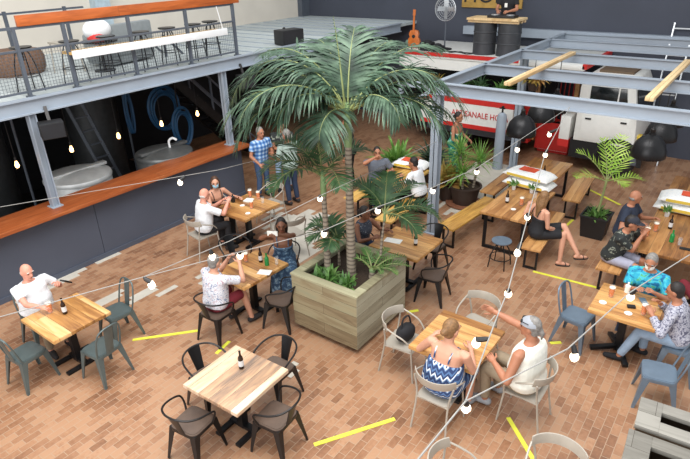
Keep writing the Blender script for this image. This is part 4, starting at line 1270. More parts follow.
def clump(name, label, cat, loc, mat, n, h, spread, wd, up=1.2, group=None, seg=5, stem=None):
    """tuft of strap leaves"""
    t = thing(name, label, cat, loc, 0, group)
    mb = MB()
    for i in range(n):
        a = rnd.random() * 2 * PI
        e = R(rnd.uniform(25, 85))
        L = h * rnd.uniform(.6, 1.1)
        p = V((rnd.uniform(-1, 1) * spread * .2, rnd.uniform(-1, 1) * spread * .2, 0))
        d = V((math.cos(e) * math.cos(a), math.cos(e) * math.sin(a), math.sin(e)))
        vs = []
        for j in range(seg + 1):
            v = j / seg
            sd = d.cross(V((0, 0, 1))).normalized()
            w_ = wd * (.4 + 1.6 * v * (1 - v) * 1.5) * (1 - v ** 4 * .9) / 2
            vs += [p - sd * w_, p + sd * w_]
            p = p + d * (L / seg)
            d = (d + V((0, 0, -.28 / up))).normalized()
        mb.add(vs, [(2 * j, 2 * j + 1, 2 * j + 3, 2 * j + 2) for j in range(seg)])
    mb.build('foliage', mat, t, fix=False)
    return t
clump('leafy_plant', 'low leafy ground plant in the planter corner under second palm', 'plant', (-4.42, 5.3, .8), M['fern'], 70, .26, .6, .05)
clump('leafy_plant', 'low leafy ground plant at the foot of the main trunk', 'plant', (-4.05, 5.35, .8), M['fern'], 40, .2, .5, .04)

def pot(t, r, h, mat, square=False):
    mb = MB()
    if square:
        mb.loft([[V((x * s, y * s, z)) for x, y in ((-1, -1), (1, -1), (1, 1), (-1, 1))] for s, z in ((r * .82, 0), (r, h), (r * 1.06, h), (r * 1.06, h + .03), (r * .95, h + .03), (r * .93, h - .04))])
    else:
        mb.lathe([(0, 0), (r * .72, 0), (r, h), (r * 1.08, h), (r * 1.08, h + .03), (r * .95, h + .03), (r * .93, h - .04), (0, h - .04)], seg=28)
    mb.build('pot', mat, t)
    mb = MB(); mb.lathe([(0, h - .05), (r * .92, h - .05), (r * .92, h - .03), (0, h - .02)], seg=20); mb.build('soil', M['soil'], t)
# dragon tree pot
t = thing('potted_plant', 'big round dark pot of grassy-leaved plants on brown saucer behind the bench', 'plant', (-4.72, 10.55, 0))
mb = MB(); mb.lathe([(0, 0), (.36, 0), (.4, .03), (.4, .05), (0, .05)], seg=26); mb.build('saucer', M['terracotta'], t)
pot(t, .33, .42, M['pot_brown'])
for i, (x, y, h) in enumerate(((-.1, 0, 1.15), (.14, .08, 1.0), (0, -.12, .8), (-.16, .14, .9))):
    mb = MB(); mb.tube(spline([(x, y, .35), (x * 1.3, y * 1.3, h * .7), (x * 1.7, y * 1.7, h)], 4), .028, 8); mb.build('stem', M['trunk'], t)
    mb = MB()
    for k in range(64):
        a = rnd.random() * 2 * PI; e = R(rnd.uniform(-10, 85)); L = rnd.uniform(.35, .6)
        p = V((x * 1.7, y * 1.7, h + rnd.uniform(-.12, .05))); d = V((math.cos(e) * math.cos(a), math.cos(e) * math.sin(a), math.sin(e))); vs = []
        for j in range(5):
            v = j / 4; sd = d.cross(V((0, 0, 1))).normalized(); w_ = .03 * (1 - v ** 2 * .95) / 2
            vs += [p - sd * w_, p + sd * w_]; p = p + d * (L / 4); d = (d + V((0, 0, -.16))).normalized()
        mb.add(vs, [(2 * j, 2 * j + 1, 2 * j + 3, 2 * j + 2) for j in range(4)])
    mb.build('leaf_tuft', M['draco'], t, fix=False)
# bright areca palm
t = thing('potted_palm', 'bright green palm in square black planter beside bald man', 'palm', (-2.0, 10.55, 0))
pot(t, .24, .42, M['black'], True)
mb = MB(); mb.tube(spline([(0, 0, .38), (.03, .02, .8), (.05, .03, 1.15)], 4), .022, 8); mb.build('stem', M['rachis'], t)
for a, e, L, dr in ((184, 24, .62, 35), (150, 58, .8, 45), (105, 78, .8, 25), (52, 66, .95, 36), (28, 48, .85, 45), (2, 18, .72, 50), (-60, 35, .4, 80)):
    frond((.05, .03, 1.1), CR + R(a), R(e), L, R(dr), n=12, ll=.27, lw=.026, leafdroop=.15, vee=.3, r0=.012).build('frond', [M['areca'], M['rachis']], t, fix=False)
mb = MB()
for k in range(50):
    a = rnd.random() * 2 * PI; e = R(rnd.uniform(15, 85)); L = rnd.uniform(.15, .3); p = V((rnd.uniform(-.12, .12), rnd.uniform(-.12, .12), .38)); d = V((math.cos(e) * math.cos(a), math.cos(e) * math.sin(a), math.sin(e))); vs = []
    for j in range(4):
        v = j / 3; sd = d.cross(V((0, 0, 1))).normalized(); w_ = .04 * (.4 + 2 * v * (1 - v)) / 2
        vs += [p - sd * w_, p + sd * w_]; p = p + d * (L / 3); d = (d + V((0, 0, -.2))).normalized()
    mb.add(vs, [(2 * j, 2 * j + 1, 2 * j + 3, 2 * j + 2) for j in range(3)])
mb.build('low_leaves', M['fern'], t, fix=False)
# plants around the truck and behind the palm
t = clump('potted_plant', 'bright leafy bush in dark pot behind the drinking man', 'plant', (-6.6, 10.75, .4), M['draco'], 130, .75, .5, .09); 
mb = MB(); mb.lathe([(0, -.4), (.2, -.4), (.28, 0), (.3, 0), (.3, .03), (0, .0)], seg=24); mb.build('pot', M['pot_brown'], t)
t = clump('potted_plant', 'dusky grey-leaved bush in dark pot before the truck sign', 'plant', (-5.95, 11.4, .4), M['palm'], 120, .75, .5, .07)
mb = MB(); mb.lathe([(0, -.4), (.2, -.4), (.28, 0), (.3, 0), (.3, .03), (0, .0)], seg=24); mb.build('pot', M['pot_brown'], t)
t = clump('potted_plant', 'pinkish mottled-leaved plant in pot between column and grassy-leaved pot', 'plant', (-5.15, 10.6, .35), M['croton'], 90, .55, .5, .12)
mb = MB(); mb.lathe([(0, -.35), (.18, -.35), (.24, 0), (.26, 0), (.26, .03), (0, .0)], seg=24); mb.build('pot', M['pot_brown'], t)
for i, (x, l, m, h) in enumerate(((-7.2, 'trailing mottled plant on truck counter at the palm end', 'croton', .5), (-6.5, 'trailing green plant on truck counter above the sign', 'fern', .5), (-5.95, 'dark green plant on truck counter above the word on the sign', 'palm_low', .5), (-5.35, 'trailing plant on truck counter behind the gas cylinder', 'fern', .45))):
    t = clump('trailing_plant', l, 'plant', (x, 13.75, 1.72), M[m], 60, h, .5, .05, .7)
    mb = MB(); mb.lathe([(0, -.22), (.1, -.22), (.14, 0), (0, 0)], seg=18); mb.build('pot', M['pot_brown'], t)
for i, (x, y, z, l) in enumerate(((-4.3, 12.92, 2.25, 'orange-tipped leafy plant hanging under pergola beside timber plank'),)):
    t = clump('hanging_plant', l, 'plant', (x, y, z), M['areca' if i else 'croton'], 60, .4, .5, .07, .9)
    mb = MB(); mb.lathe([(0, -.18), (.09, -.18), (.13, 0), (0, 0)], seg=18); mb.build('pot', M['pot_brown'], t)
    mb = MB(); mb.tube([(0, 0, 0), (0, 0, 2.78 - z)], .006, 5); mb.build('cord', M['black'], t)
# ================================================================== SACKS
def sack(loc, rz, label, w_=.95, d_=.52, h=.16, grp='white printed malt sacks on the tables'):
    t = thing('malt_sack', label, 'sack', loc, rz, grp)
    rings = []
    n = 14
    for i in range(n + 1):
        u = -1 + 2 * i / n
        e = max(1 - abs(u) ** 5, .0)
        hh = h / 2 * (.12 + .88 * e) * (1 + .05 * math.sin(u * 9))
        ww = d_ / 2 * (.9 + .1 * e)
        ring = []
        for k in range(16):
            a = 2 * PI * k / 16
            c, s_ = math.cos(a), math.sin(a)
            ring.append(V((u * w_ / 2, ww * math.copysign(abs(c) ** .6, c), h / 2 + hh * math.copysign(abs(s_) ** .8, s_) - (h / 2 - hh) * .4)))
        rings.append(ring)
    mb = MB(); mb.loft(rings); mb.build('sack_body', M['sack'], t, sharp=80)
    mb = MB(); mb.box((-.02, 0, h + .004), (.34, .24, .004)); mb.build('red_print', M['sack_red'], t)
    mb = MB(); mb.box((0, -d_ / 2 - .001, h * .5), (w_ * .75, .012, h * .3)); mb.build('yellow_band', M['sack_yellow'], t)
    return t
sack((-3.32, 10.45, .76), R(-4), 'white malt sack at the bottom of pile by the long-haired woman')
sack((-3.35, 10.5, .915), R(-9), 'white malt sack on top of pile by the long-haired woman')
sack((-.58, 10.75, .76), R(-2), 'white malt sack at the bottom of pile at capped man\'s table', 1.05)
sack((-.55, 10.78, .915), R(2), 'white malt sack on top of pile at capped man\'s table', 1.05)
sack((-5.85, 10.15, .76), R(6), 'white and yellow malt sack behind the man in white shirt', .8, .45)

# ================================================================== PEOPLE
def remesh(mb, voxel, smooth=2):
    me = bpy.data.meshes.new('tmp')
    me.from_pydata(mb.v, [], mb.f)
    bm = bmesh.new(); bm.from_mesh(me); bmesh.ops.recalc_face_normals(bm, faces=bm.faces); bm.to_mesh(me); bm.free()
    o = bpy.data.objects.new('tmp', me)
    COL.objects.link(o)
    m = o.modifiers.new('r', 'REMESH'); m.mode = 'VOXEL'; m.voxel_size = voxel
    if smooth:
        s = o.modifiers.new('s', 'SMOOTH'); s.factor = .5; s.iterations = smooth
    dg = bpy.context.evaluated_depsgraph_get()
    out = bpy.data.meshes.new_from_object(o.evaluated_get(dg))
    bpy.data.objects.remove(o)
    r = MB()
    r.v = [tuple(v.co) for v in out.vertices]
    r.f = [list(p.vertices) for p in out.polygons]
    r.mi = [0] * len(r.f)
    bpy.data.meshes.remove(out)
    return r

def oval(c, ax, ay, rx, ry, n=18, sq=.85):
    out = []
    for k in range(n):
        a = 2 * PI * k / n
        x, y = math.cos(a), math.sin(a)
        out.append(c + ax * (rx * math.copysign(abs(x) ** sq, x)) + ay * (ry * math.copysign(abs(y) ** sq, y)))
    return out

def ik(a, t, l1, l2, pole):
    a, t = V(a), V(t)
    d = t - a
    L = min(d.length, (l1 + l2) * .995)
    dn = d.normalized()
    t = a + dn * L
    x = (l1 * l1 - l2 * l2 + L * L) / (2 * L)
    h = math.sqrt(max(l1 * l1 - x * x, 0))
    pv = V(pole) - dn * V(pole).dot(dn)
    return a + dn * x + pv.normalized() * h, t

def fingers(mb, w, d, nrm, curl, thumb):
    """five fingers leaving a palm at wrist w, pointing d, palm facing nrm"""
    d = d.normalized()
    nrm = (nrm - d * nrm.dot(d)).normalized()
    s = d.cross(nrm).normalized() * thumb      # towards the thumb side
    base = w + d * .085
    for i, (off, L) in enumerate(((.03, .07), (.01, .08), (-.01, .074), (-.029, .058))):
        p = base + s * off
        pts = [p - d * .015, p]
        dd = d.copy()
        for k, fr in enumerate((.42, .33, .25)):
            c = curl * (.5, .8, .7)[k] + .06
            ax = dd.cross(nrm).normalized()
            dd = (Matrix.Rotation(c, 3, ax) @ dd).normalized()
            pts.append(pts[-1] + dd * L * fr)
        mb.tube(pts, [.0095, .0095, .0088, .0078, .0066], 7, round_=True)
    p = w + d * .03 + s * .03
    t0 = (s * .75 + d * .6 + nrm * .15).normalized()
    t1 = (d * .85 + s * .25 + nrm * (.15 + .5 * curl)).normalized()
    mb.tube([p - s * .012, p + t0 * .033, p + t0 * .033 + t1 * .03, p + t0 * .033 + t1 * .052], [.012, .0108, .0095, .0075], 7, round_=True)

def person(label, pos, face, sit=True, seat=.46, k=1.0, lean=6, twist=0, head=(0, 0), hl=None, hr=None, kl=None, kr=None, fl=None, fr=None,
           skin='skin', fem=False, belly=0.0, top=('tee', 'c_white'), bottom=('trousers', 'c_denim'), shoes='c_shoe', hair=('short', 'hair_dark'), extra=(),
           cl=.5, cr=.5, nl=None, nr=None, wd=1.05, vox=.0125, polel=None, poler=None, crop=None, grp=None):
    t = thing('person', label, 'person', pos, R(face - 90), grp)
    t.scale = (k, k, k)
    X, Y, Z = V((1, 0, 0)), V((0, 1, 0)), V((0, 0, 1))
    hz = seat / k + .095 if sit else .91
    P0 = V((0, 0, hz))
    le, tw = R(lean), R(twist)
    d = V((0, math.sin(le), math.cos(le)))
    fw = V((0, math.cos(le), -math.sin(le)))
    Xt = Matrix.Rotation(tw, 3, d) @ X
    Ft = Matrix.Rotation(tw, 3, d) @ fw
    sh = (.165 if fem else .19) * wd
    g = 1 + belly * .35
    def ring(tt, rx, ry, off=0.0, inf=0.0):
        u = max(0, min(1, tt / .4))
        ax = X.lerp(Xt, u).normalized(); ay = fw.lerp(Ft, u).normalized()
        return oval(P0 + d * tt + ay * off, ax, ay, rx + inf, ry + inf)
    if fem:
        prof = [(-.10, .12, .085, 0), (-.04, .172, .118, -.01), (.03, .178, .122, -.01), (.12, .142 * g, .098 * g, .0), (.19, .132 * g, .092 * g, .004), (.28, .148, .112, .014), (.34, .152, .11, .012), (.40, .158, .09, .0), (.45, .135, .072, -.01), (.485, .07, .056, -.01)]
    else:
        prof = [(-.10, .12, .09, 0), (-.04, .165, .118, 0), (.04, .17 * g, .12 * g, belly * .03), (.12, .16 * g, .112 * g, belly * .06), (.2, .162 * g, .115 * g, belly * .05), (.3, .178, .122, .01), (.38, .188, .112, .004), (.44, .16, .085, -.008), (.485, .078, .062, -.01)]
    prof = [(a, rx * (wd if a < .45 else 1), ry * (1 + (wd - 1) * .6 if a < .45 else 1), o_) for a, rx, ry, o_ in prof]
    Nk = P0 + d * .49 - Ft * .008
    hd = (d * .55 + Z * .6).normalized()
    Hc = Nk + hd * .145 + Ft * .028
    yaw_, pit = R(head[0]), R(head[1])
    RH = Matrix.Rotation(tw + yaw_, 3, 'Z') @ Matrix.Rotation(-pit, 3, 'X')
    H = lambda x, y, z: Hc + RH @ V((x, y, z))
    SL, SR = P0 + d * .425 - Xt * sh, P0 + d * .425 + Xt * sh
    l1, l2 = (.27, .235) if fem else (.29, .25)
    if hl is None:
        hl = (-.2, .3, hz + .08) if sit else (-.27, .06, .8)
    if hr is None:
        hr = (.2, .3, hz + .08) if sit else (.27, .06, .8)
    EL, WL = ik(SL, hl, l1, l2, polel or (-.6, -.5, -.8))
    ER, WR = ik(SR, hr, l1, l2, poler or (.6, -.5, -.8))
    if sit:
        KL, KR = V(kl or (-.13, .43, hz - .01)), V(kr or (.13, .43, hz - .01))
        AL_, AR_ = V(fl or (-.13, .40, .085)), V(fr or (.13, .40, .085))
    else:
        KL, KR = V(kl or (-.1, .03, .49)), V(kr or (.1, .03, .49))
        AL_, AR_ = V(fl or (-.115, -.02, .085)), V(fr or (.115, -.02, .085))
    JL, JR = P0 + V((-.088 * wd, .01, -.02)), P0 + V((.088 * wd, .01, -.02))
    q = (.9 if fem else 1.0) * (.5 + .5 * wd)
    B = MB()
    B.loft([ring(a, rx - .006, ry - .006, o_) for a, rx, ry, o_ in prof])
    B.tube([Nk - d * .05, Nk, Hc - RH @ V((0, .02, .05))], [.062 * q, .054 * q, .052 * q], 14, round_=True)
    B.ell(H(0, -.004, .018), (.073, .092, .1), RH, 18, 12)
    B.ell(H(0, .022, -.045), (.056, .066, .066), RH, 16, 10)
    B.ell(H(0, .072, -.088), (.024, .02, .02), RH)
    B.tube([H(0, .086, .012), H(0, .104, -.022)], [.010, .0165], 8, round_=True)
    B.ell(H(0, .083, .032), (.05, .012, .012), RH)
    for s in (-1, 1):
        B.ell(H(s * .074, -.006, -.005), (.012, .022, .034), RH)
    for S_, E_, W_, s in ((SL, EL, WL, -1), (SR, ER, WR, 1)):
        B.tube([S_ - Xt * s * .03, S_, S_.lerp(E_, .5), E_], [.05 * q, .054 * q, .046 * q, .039 * q], 12, round_=True)
        B.tube([E_, E_.lerp(W_, .3), W_], [.039 * q, .041 * q, .026 * q], 12, round_=True)
    FT = []
    for J_, K_, A_, s in ((JL, KL, AL_, -1), (JR, KR, AR_, 1)):
        B.tube([J_, J_.lerp(K_, .5), K_], [.085, .072, .053], 14, round_=True)
        B.tube([K_, K_.lerp(A_, .32), A_], [.053, .052, .036], 12, round_=True)
        sh_d = (A_ - K_)
        ty = math.atan2(-(s * .12), 1)
        fd = Matrix.Rotation(ty, 3, 'Z') @ V((0, 1, 0))
        up_ = 0.0
        FT.append((A_, fd))
        B.tube([A_ + V((0, 0, -.035)) - fd * .035, A_ + fd * .06 + V((0, 0, -.045)), A_ + fd * .15 + V((0, 0, -.058))], [.034, .036, .026], 12, round_=True)
    hands = []
    for W_, E_, s, n_, c_ in ((WL, EL, -1, nl, cl), (WR, ER, 1, nr, cr)):
        dv = (W_ - E_).normalized()
        n_ = V(n_) if n_ else V((-s * .5, .1, -.8))
        n_ = (n_ - dv * n_.dot(dv)).normalized()
        sd = dv.cross(n_).normalized()
        rot = Matrix((sd, dv, n_)).transposed()
        B.ell(W_ + dv * .05, (.041, .056, .021), rot, 14, 9)
        hands.append((W_, dv, n_, s, c_))
    body = remesh(B, vox, 2)
    body.m = 0
    for W_, dv, n_, s, c_ in hands:
        side_ = dv.cross(n_).dot(X) * -s
        fingers(body, W_, dv, n_, c_, 1 if side_ >= 0 else -1)
    body.m = 1
    for s in (-1, 1):
        body.ell(H(s * .031, .0795, .012), (.013, .008, .007), RH, 8, 6)
    body.m = 3
    for s in (-1, 1):
        body.ell(H(s * .032, .086, .036), (.021, .008, .005), RH, 8, 5)
    body.m = 2
    body.ell(H(0, .082, -.06), (.022, .008, .006), RH, 8, 6)
    hm = M[hair[1]] if hair else M['hair_grey']
    body.build('body', [M[skin], M['eye'], M['lips'], hm], t, sharp=180, fix=False)
    # ---- clothes
    def arm_sleeve(mb, frac, inf):
        for S_, E_, W_, s in ((SL, EL, WL, -1), (SR, ER, WR, 1)):
            if frac <= 1:
                e = S_.lerp(E_, frac)
                mb.tube([S_ - Xt * s * .05, S_, S_.lerp(e, .5), e], [.055 * q + inf, .057 * q + inf, .053 * q + inf, .054 * q + inf], 14)
            else:
                mb.tube([S_ - Xt * s * .05, S_, S_.lerp(E_, .5), E_], [.052 * q + inf, .055 * q + inf, .048 * q + inf, .042 * q + inf], 14, round_=True)
                w2 = E_.lerp(W_, frac - 1)
                mb.tube([E_, E_.lerp(w2, .4), w2], [.042 * q + inf, .042 * q + inf, .034 * q + inf], 14)
    kind, tm = top
    mb, straps = MB(), MB()
    hem = -.06 if sit else -.1
    if kind in ('tee', 'shirt', 'long'):
        mb.loft([ring(max(a, hem), rx, ry, o_, .014) for a, rx, ry, o_ in prof if a > -.09 or not sit][:-1] + [ring(.478, .082, .07, -.008, .006)])
        arm_sleeve(mb, {'tee': .62, 'shirt': .78, 'long': 1.92}[kind], .012)
        nm = 'shirt'
    elif kind == 'tank':
        mb.loft([ring(a, rx * (1 if a < .35 else .93), ry, o_, .015) for a, rx, ry, o_ in prof if a < .46 and (a > -.09 or not sit)] + [ring(.472, .11, .08, -.008, .004)])
        nm = 'vest'
    elif kind in ('dress', 'strap'):
        mb.loft([ring(a, rx, ry, o_, .012) for a, rx, ry, o_ in prof if a < .33])
        for s in (-1, 1):
            straps.tube(spline([P0 + d * .31 + Xt * s * .085 + Ft * .125, P0 + d * .4 + Xt * s * .09 + Ft * .1, P0 + d * .458 + Xt * s * .095 + Ft * .015, P0 + d * .41 + Xt * s * .09 - Ft * .085, P0 + d * .31 + Xt * s * .085 - Ft * .115]), .008, 8)
        nm = 'dress' if kind == 'dress' else 'camisole'
    if kind == 'dress':
        kk = .95
        for J_, K_, A_ in ((JL, KL, AL_), (JR, KR, AR_)):
            e = J_.lerp(K_, kk)
            mb.tube([J_, J_.lerp(e, .5), e], [.105, .095, .085], 14, round_=True)
        a_, c_ = (JL + JR) / 2, JL.lerp(KL, kk) * .5 + JR.lerp(KR, kk) * .5
        mb.tube([a_, a_.lerp(c_, .5), c_], [.105, .09, .08], 14, round_=True)
        if not sit or 'longskirt' in extra:
            for K_, A_ in ((KL, AL_), (KR, AR_)):
                mb.tube([K_, K_.lerp(A_, .75)], [.085, .1], 14, round_=True)
            c2 = (KL.lerp(AL_, .7) + KR.lerp(AR_, .7)) / 2
            mb.tube([c_, c2], [.08, .1], 14, round_=True)
    rm = remesh(mb, vox * 1.05, 3)
    if straps.v:
        rm.add(straps.v, straps.f)
    rm.build(nm, M[tm], t, sharp=180, fix=False)
    if bottom:
        kind, bm_ = bottom
        mb = MB()
        mb.loft([ring(a, rx, ry, o_, .006) for a, rx, ry, o_ in prof if a < .05] + [ring(.07, .165, .115, 0, .006)])
        for J_, K_, A_ in ((JL, KL, AL_), (JR, KR, AR_)):
            if kind == 'shorts':
                e = J_.lerp(K_, .92)
                mb.tube([J_, J_.lerp(e, .5), e], [.094, .086, .074], 14)
            else:
                mb.tube([J_, J_.lerp(K_, .5), K_], [.094, .083, .064], 14, round_=True)
                mb.tube([K_, K_.lerp(A_, .4), K_.lerp(A_, .93)], [.064, .062, .052], 14)
        remesh(mb, vox * 1.05, 3).build('shorts' if kind == 'shorts' else 'trousers', M[bm_], t, sharp=180, fix=False)
    if shoes:
        for A_, fd in FT:
            mb = MB()
            if shoes == 'sandal':
                rings = [oval(A_ + fd * y + V((0, 0, -.08 + z)), Matrix.Rotation(R(-90), 3, 'Z') @ fd, fd, .043, .125, 16) for y, z in ((.06, -.002), (.06, .014))]
                mb.loft(rings)
                mb.tube(spline([A_ + fd * .1 + V((-.04, 0, -.065)), A_ + fd * .09 + V((0, 0, -.018)), A_ + fd * .1 + V((.04, 0, -.065))]), .01, 6)
                mb.build('sandal', M['c_shoe'], t)
            else:
                mb.tube([A_ + V((0, 0, -.03)) - fd * .035, A_ + fd * .06 + V((0, 0, -.038)), A_ + fd * .16 + V((0, 0, -.05))], [.043, .046, .036], 12, round_=True)
                remesh(mb, .012, 2).build('shoe', M[shoes], t, sharp=180, fix=False)
    # ---- hair and headgear
    if hair and hair[0] != 'bald':
        mb = MB()
        hk = hair[0]
        if hk == 'ring':
            mb.ell(H(0, -.026, -.018), (.0775, .072, .045), RH)
        else:
            mb.ell(H(0, -.022, .036), (.08, .092, .098), RH, 18, 12)
            mb.ell(H(0, -.045, -.02), (.07, .058, .07), RH)
        if hk == 'long':
            for x, L, y in ((-.06, .26, -.03), (-.03, .34, -.065), (0, .36, -.075), (.03, .34, -.065), (.06, .26, -.03)):
                a = H(x, y, .02)
                c = a + (Z * -1 + d * -.3 - Ft * .15).normalized() * L
                mb.tube([a, a.lerp(c, .4) - Ft * .02, c - Ft * .01], [.036, .042, .016], 10, round_=True)
        if hk == 'mid':
            for x, y in ((-.07, -.01), (-.04, -.06), (0, -.075), (.04, -.06), (.07, -.01)):
                a = H(x, y, .02); mb.tube([a, H(x * 1.05, y, -.12)], [.034, .024], 10, round_=True)
        if hk == 'bun':
            mb.ell(H(0, -.115, .0), (.04, .036, .04), RH)
        if hk == 'pony':
            mb.tube([H(0, -.1, .02), H(0, -.125, -.04), H(0, -.12, -.1)], [.02, .026, .012], 10, round_=True)
        remesh(mb, .011, 2).build('hair', hm, t, sharp=180, fix=False)
    for ex in extra:
        mb = MB()
        if ex.startswith('mask'):
            mb.ell(H(0, .047, -.047), (.06, .062, .05), RH, 16, 10)
            for s in (-1, 1):
                mb.tube([H(s * .055, .05, -.03), H(s * .08, .0, .0)], .003, 5)
            mb.build('face_mask', M['c_maskw' if ex == 'maskw' else 'c_mask'], t)
        elif ex in ('cap', 'greycap'):
            s = 1 if ex == 'cap' else -1
            rings = []
            for i in range(7):
                a = PI / 2 * i / 6.3
                rings.append([H(.085 * math.cos(a) * math.cos(b_), -.006 + .104 * math.cos(a) * math.sin(b_), .042 + .085 * math.sin(a)) for b_ in [2 * PI * j / 20 for j in range(20)]])
            mb.loft(rings)
            if ex == 'cap':
                vs = [H(.075 * math.cos(a) * 1.02, .03 + s * (.07 + (.075 if j else 0)) * 1 * math.sin(a) + 0, .045 - .012 * j + z) for z in (0, .006) for j in (0, 1) for a in [PI * i / 10 for i in range(11)]]
                n = 11
                fs = []
                for i in range(n - 1):
                    fs += [(i, i + 1, n + i + 1, n + i), (2 * n + i, 3 * n + i, 3 * n + i + 1, 2 * n + i + 1), (n + i, n + i + 1, 3 * n + i + 1, 3 * n + i)]
                mb.add(vs, fs)
            mb.build('cap', M['c_cap' if ex == 'cap' else 'c_greycap'], t)
        elif ex == 'sunglasses':
            z, y = (.075, .082) if 'greycap' in extra else (.012, .09)
            for s in (-1, 1):
                mb.ell(H(s * .033, y, z), (.028, .012, .02), RH, 12, 8)
                mb.tube([H(s * .055, y, z + .005), H(s * .085, 0, z + .005)], .004, 5)
            mb.tube([H(-.02, y, z), H(.02, y, z)], .004, 5)
            mb.build('sunglasses', M['black'], t)
        elif ex == 'lanyard':
            mb.tube(spline([P0 + d * .45 - Xt * .06 + Ft * .05, P0 + d * .3 + Ft * .15, P0 + d * .45 + Xt * .06 + Ft * .05]), .005, 5)
            mb.box(P0 + d * .27 + Ft * .148, (.07, .01, .1)); mb.build('name_badge', M['paper'], t)
    bpy.context.view_layer.update()
    mw = Matrix.Translation(V(pos)) @ Matrix.Rotation(R(face - 90), 4, 'Z') @ Matrix.Scale(k, 4)
    pr, pl_ = WR + (WR - ER).normalized() * .09, WL + (WL - EL).normalized() * .09
    return mw @ pl_, mw @ pr

def to_local(pos, face, wpt, k=1.0):
    return tuple((Matrix.Rotation(-R(face - 90), 4, 'Z') @ (V(wpt) - V(pos))) / k)

class W_:
    pass
def person_w(label, pos, face, hl=None, hr=None, k=1.0, **kw):
    """hand targets given in world coordinates"""
    return person(label, pos, face, hl=to_local(pos, face, hl, k) if hl else None, hr=to_local(pos, face, hr, k) if hr else None, k=k, **kw)

TB = .76
person_w('bald man in white shirt holding a phone at the golden table', (-7.62, 2.68, 0), 0, hl=(-7.42, 2.98, .9), hr=(-7.1, 2.55, .86), lean=4, head=(8, 12), skin='skin_pink', hair=('ring', 'hair_white'), belly=.7, top=('tee', 'c_white'), bottom=('trousers', 'c_khaki'), cl=.9, cr=.9)
person_w('bald man in pale striped shirt and dark trousers beside the masked woman', (-7.68, 5.8, 0), 75, hl=(-7.6, 6.25, .95), hr=(-7.4, 6.22, .98), lean=10, head=(0, 8), skin='skin_pink', hair=('ring', 'hair_white'), belly=.3, top=('shirt', 'c_white'), bottom=('trousers', 'c_black'), k=1.0)
person_w('masked woman with brown hair beside the dark counter wall', (-8.12, 6.5, 0), -15, hl=(-7.7, 6.75, .82), hr=(-7.72, 6.3, .84), lean=12, head=(-20, 8), fem=True, skin='skin', hair=('mid', 'hair_brown'), top=('strap', 'c_black'), bottom=('trousers', 'c_black'), extra=('mask',), k=.97)
person_w('man in pale floral shirt and maroon shorts drinking at table', (-5.6, 4.24, 0), 92, hl=(-5.66, 4.62, 1.08), hr=(-5.46, 4.66, 1.05), lean=8, head=(0, 6), skin='skin', hair=('short', 'hair_grey'), top=('shirt', 'p_floral'), bottom=('shorts', 'c_maroon'), belly=.3, fr=(.18, .5, .085), cr=.9)
ph = person_w('dark-haired woman in blue dress photographing with a phone', (-5.66, 5.78, 0), -48, hl=(-5.40, 5.44, 1.19), hr=(-5.54, 5.34, 1.19), lean=6, head=(0, 4), fem=True, skin='skin_brown', hair=('long', 'hair_dark'), top=('dress', 'p_bluedress'), bottom=None, shoes='sandal', extra=('longskirt',), nl=(.8, 0, 0), nr=(-.8, 0, 0), polel=(-1, -.1, -.25), poler=(1, -.1, -.25), cl=.8, cr=.8)
person_w('standing man in blue plaid shirt and jeans by the counter', (-8.72, 8.42, 0), -8, sit=False, hr=(-8.5, 8.15, .92), hl=(-8.42, 8.5, 1.1), head=(0, 5), skin='skin_tan', hair=('short', 'hair_grey'), top=('tee', 'p_plaid'), bottom=('trousers', 'c_denim'), k=1.0)
person_w('standing man in dark leaf shirt between two other standing men', (-8.62, 9.05, 0), -50, sit=False, hr=(-8.4, 8.72, 1.1), hl=(-8.2, 8.85, 1.1), head=(0, 5), skin='skin_tan', hair=('short', 'hair_dark'), top=('tee', 'p_darkfloral'), bottom=('trousers', 'c_lightdenim'), k=1.02, kr=(.12, .2, .52), fr=(.12, .05, .085))
person_w('standing man in sage shirt and dark jeans, back half turned', (-7.9, 8.5, 0), 172, sit=False, hr=(-8.22, 8.62, 1.12), hl=(-8.14, 8.36, 1.12), head=(0, 4), skin='skin_tan', hair=('short', 'hair_grey'), top=('shirt', 'c_sage'), bottom=('trousers', 'c_darkdenim'), k=1.02)
person_w('woman in dotted sleeveless top sitting behind the planter', (-4.92, 6.9, 0), -10, hl=(-4.5, 7.1, .84), hr=(-4.55, 6.7, .84), lean=10, head=(15, 4), fem=True, skin='skin_brown', hair=('bun', 'hair_dark'), top=('tank', 'p_dots'), bottom=('trousers', 'c_darkdenim'), k=.97)
person_w('man in grey shirt drinking behind the palm', (-6.35, 9.55, 0), -48, hr=(-6.2, 9.25, 1.17), hl=(-5.95, 9.5, .84), lean=4, head=(0, 0), skin='skin_tan', hair=('short', 'hair_dark'), top=('tee', 'c_grey'), bottom=('trousers', 'c_darkdenim'), poler=(.8, -.2, -.5), cr=1.0)
person_w('man in white shirt leaning over the table behind palm', (-5.2, 9.42, 0), 182, hr=(-5.54, 9.64, .95), hl=(-5.54, 9.24, .86), lean=16, head=(0, 12), skin='skin_tan', hair=('short', 'hair_dark'), top=('tee', 'c_white'), bottom=('trousers', 'c_black'), belly=.2)
person_w('long-haired woman in black top with legs crossed on the bench', (-2.62, 8.98, 0), 32, hl=(-2.92, 9.3, .86), hr=(-2.35, 9.1, .62), lean=4, twist=20, head=(30, 4), fem=True, skin='skin', hair=('long', 'hair_blond'), top=('strap', 'c_black'), bottom=('shorts', 'c_black'), shoes='sandal', kr=(.14, .42, .56), fr=(.22, .4, .085), kl=(.04, .44, .68), fl=(.3, .66, .26))
person_w('bald man in dark navy shirt beside the capped man', (-1.42, 9.82, 0), -5, hl=(-1.0, 9.95, .84), hr=(-1.15, 9.5, .84), lean=8, head=(30, 2), skin='skin_tan', hair=('ring', 'hair_grey'), top=('tee', 'c_navy'), bottom=('trousers', 'c_black'), k=1.03)
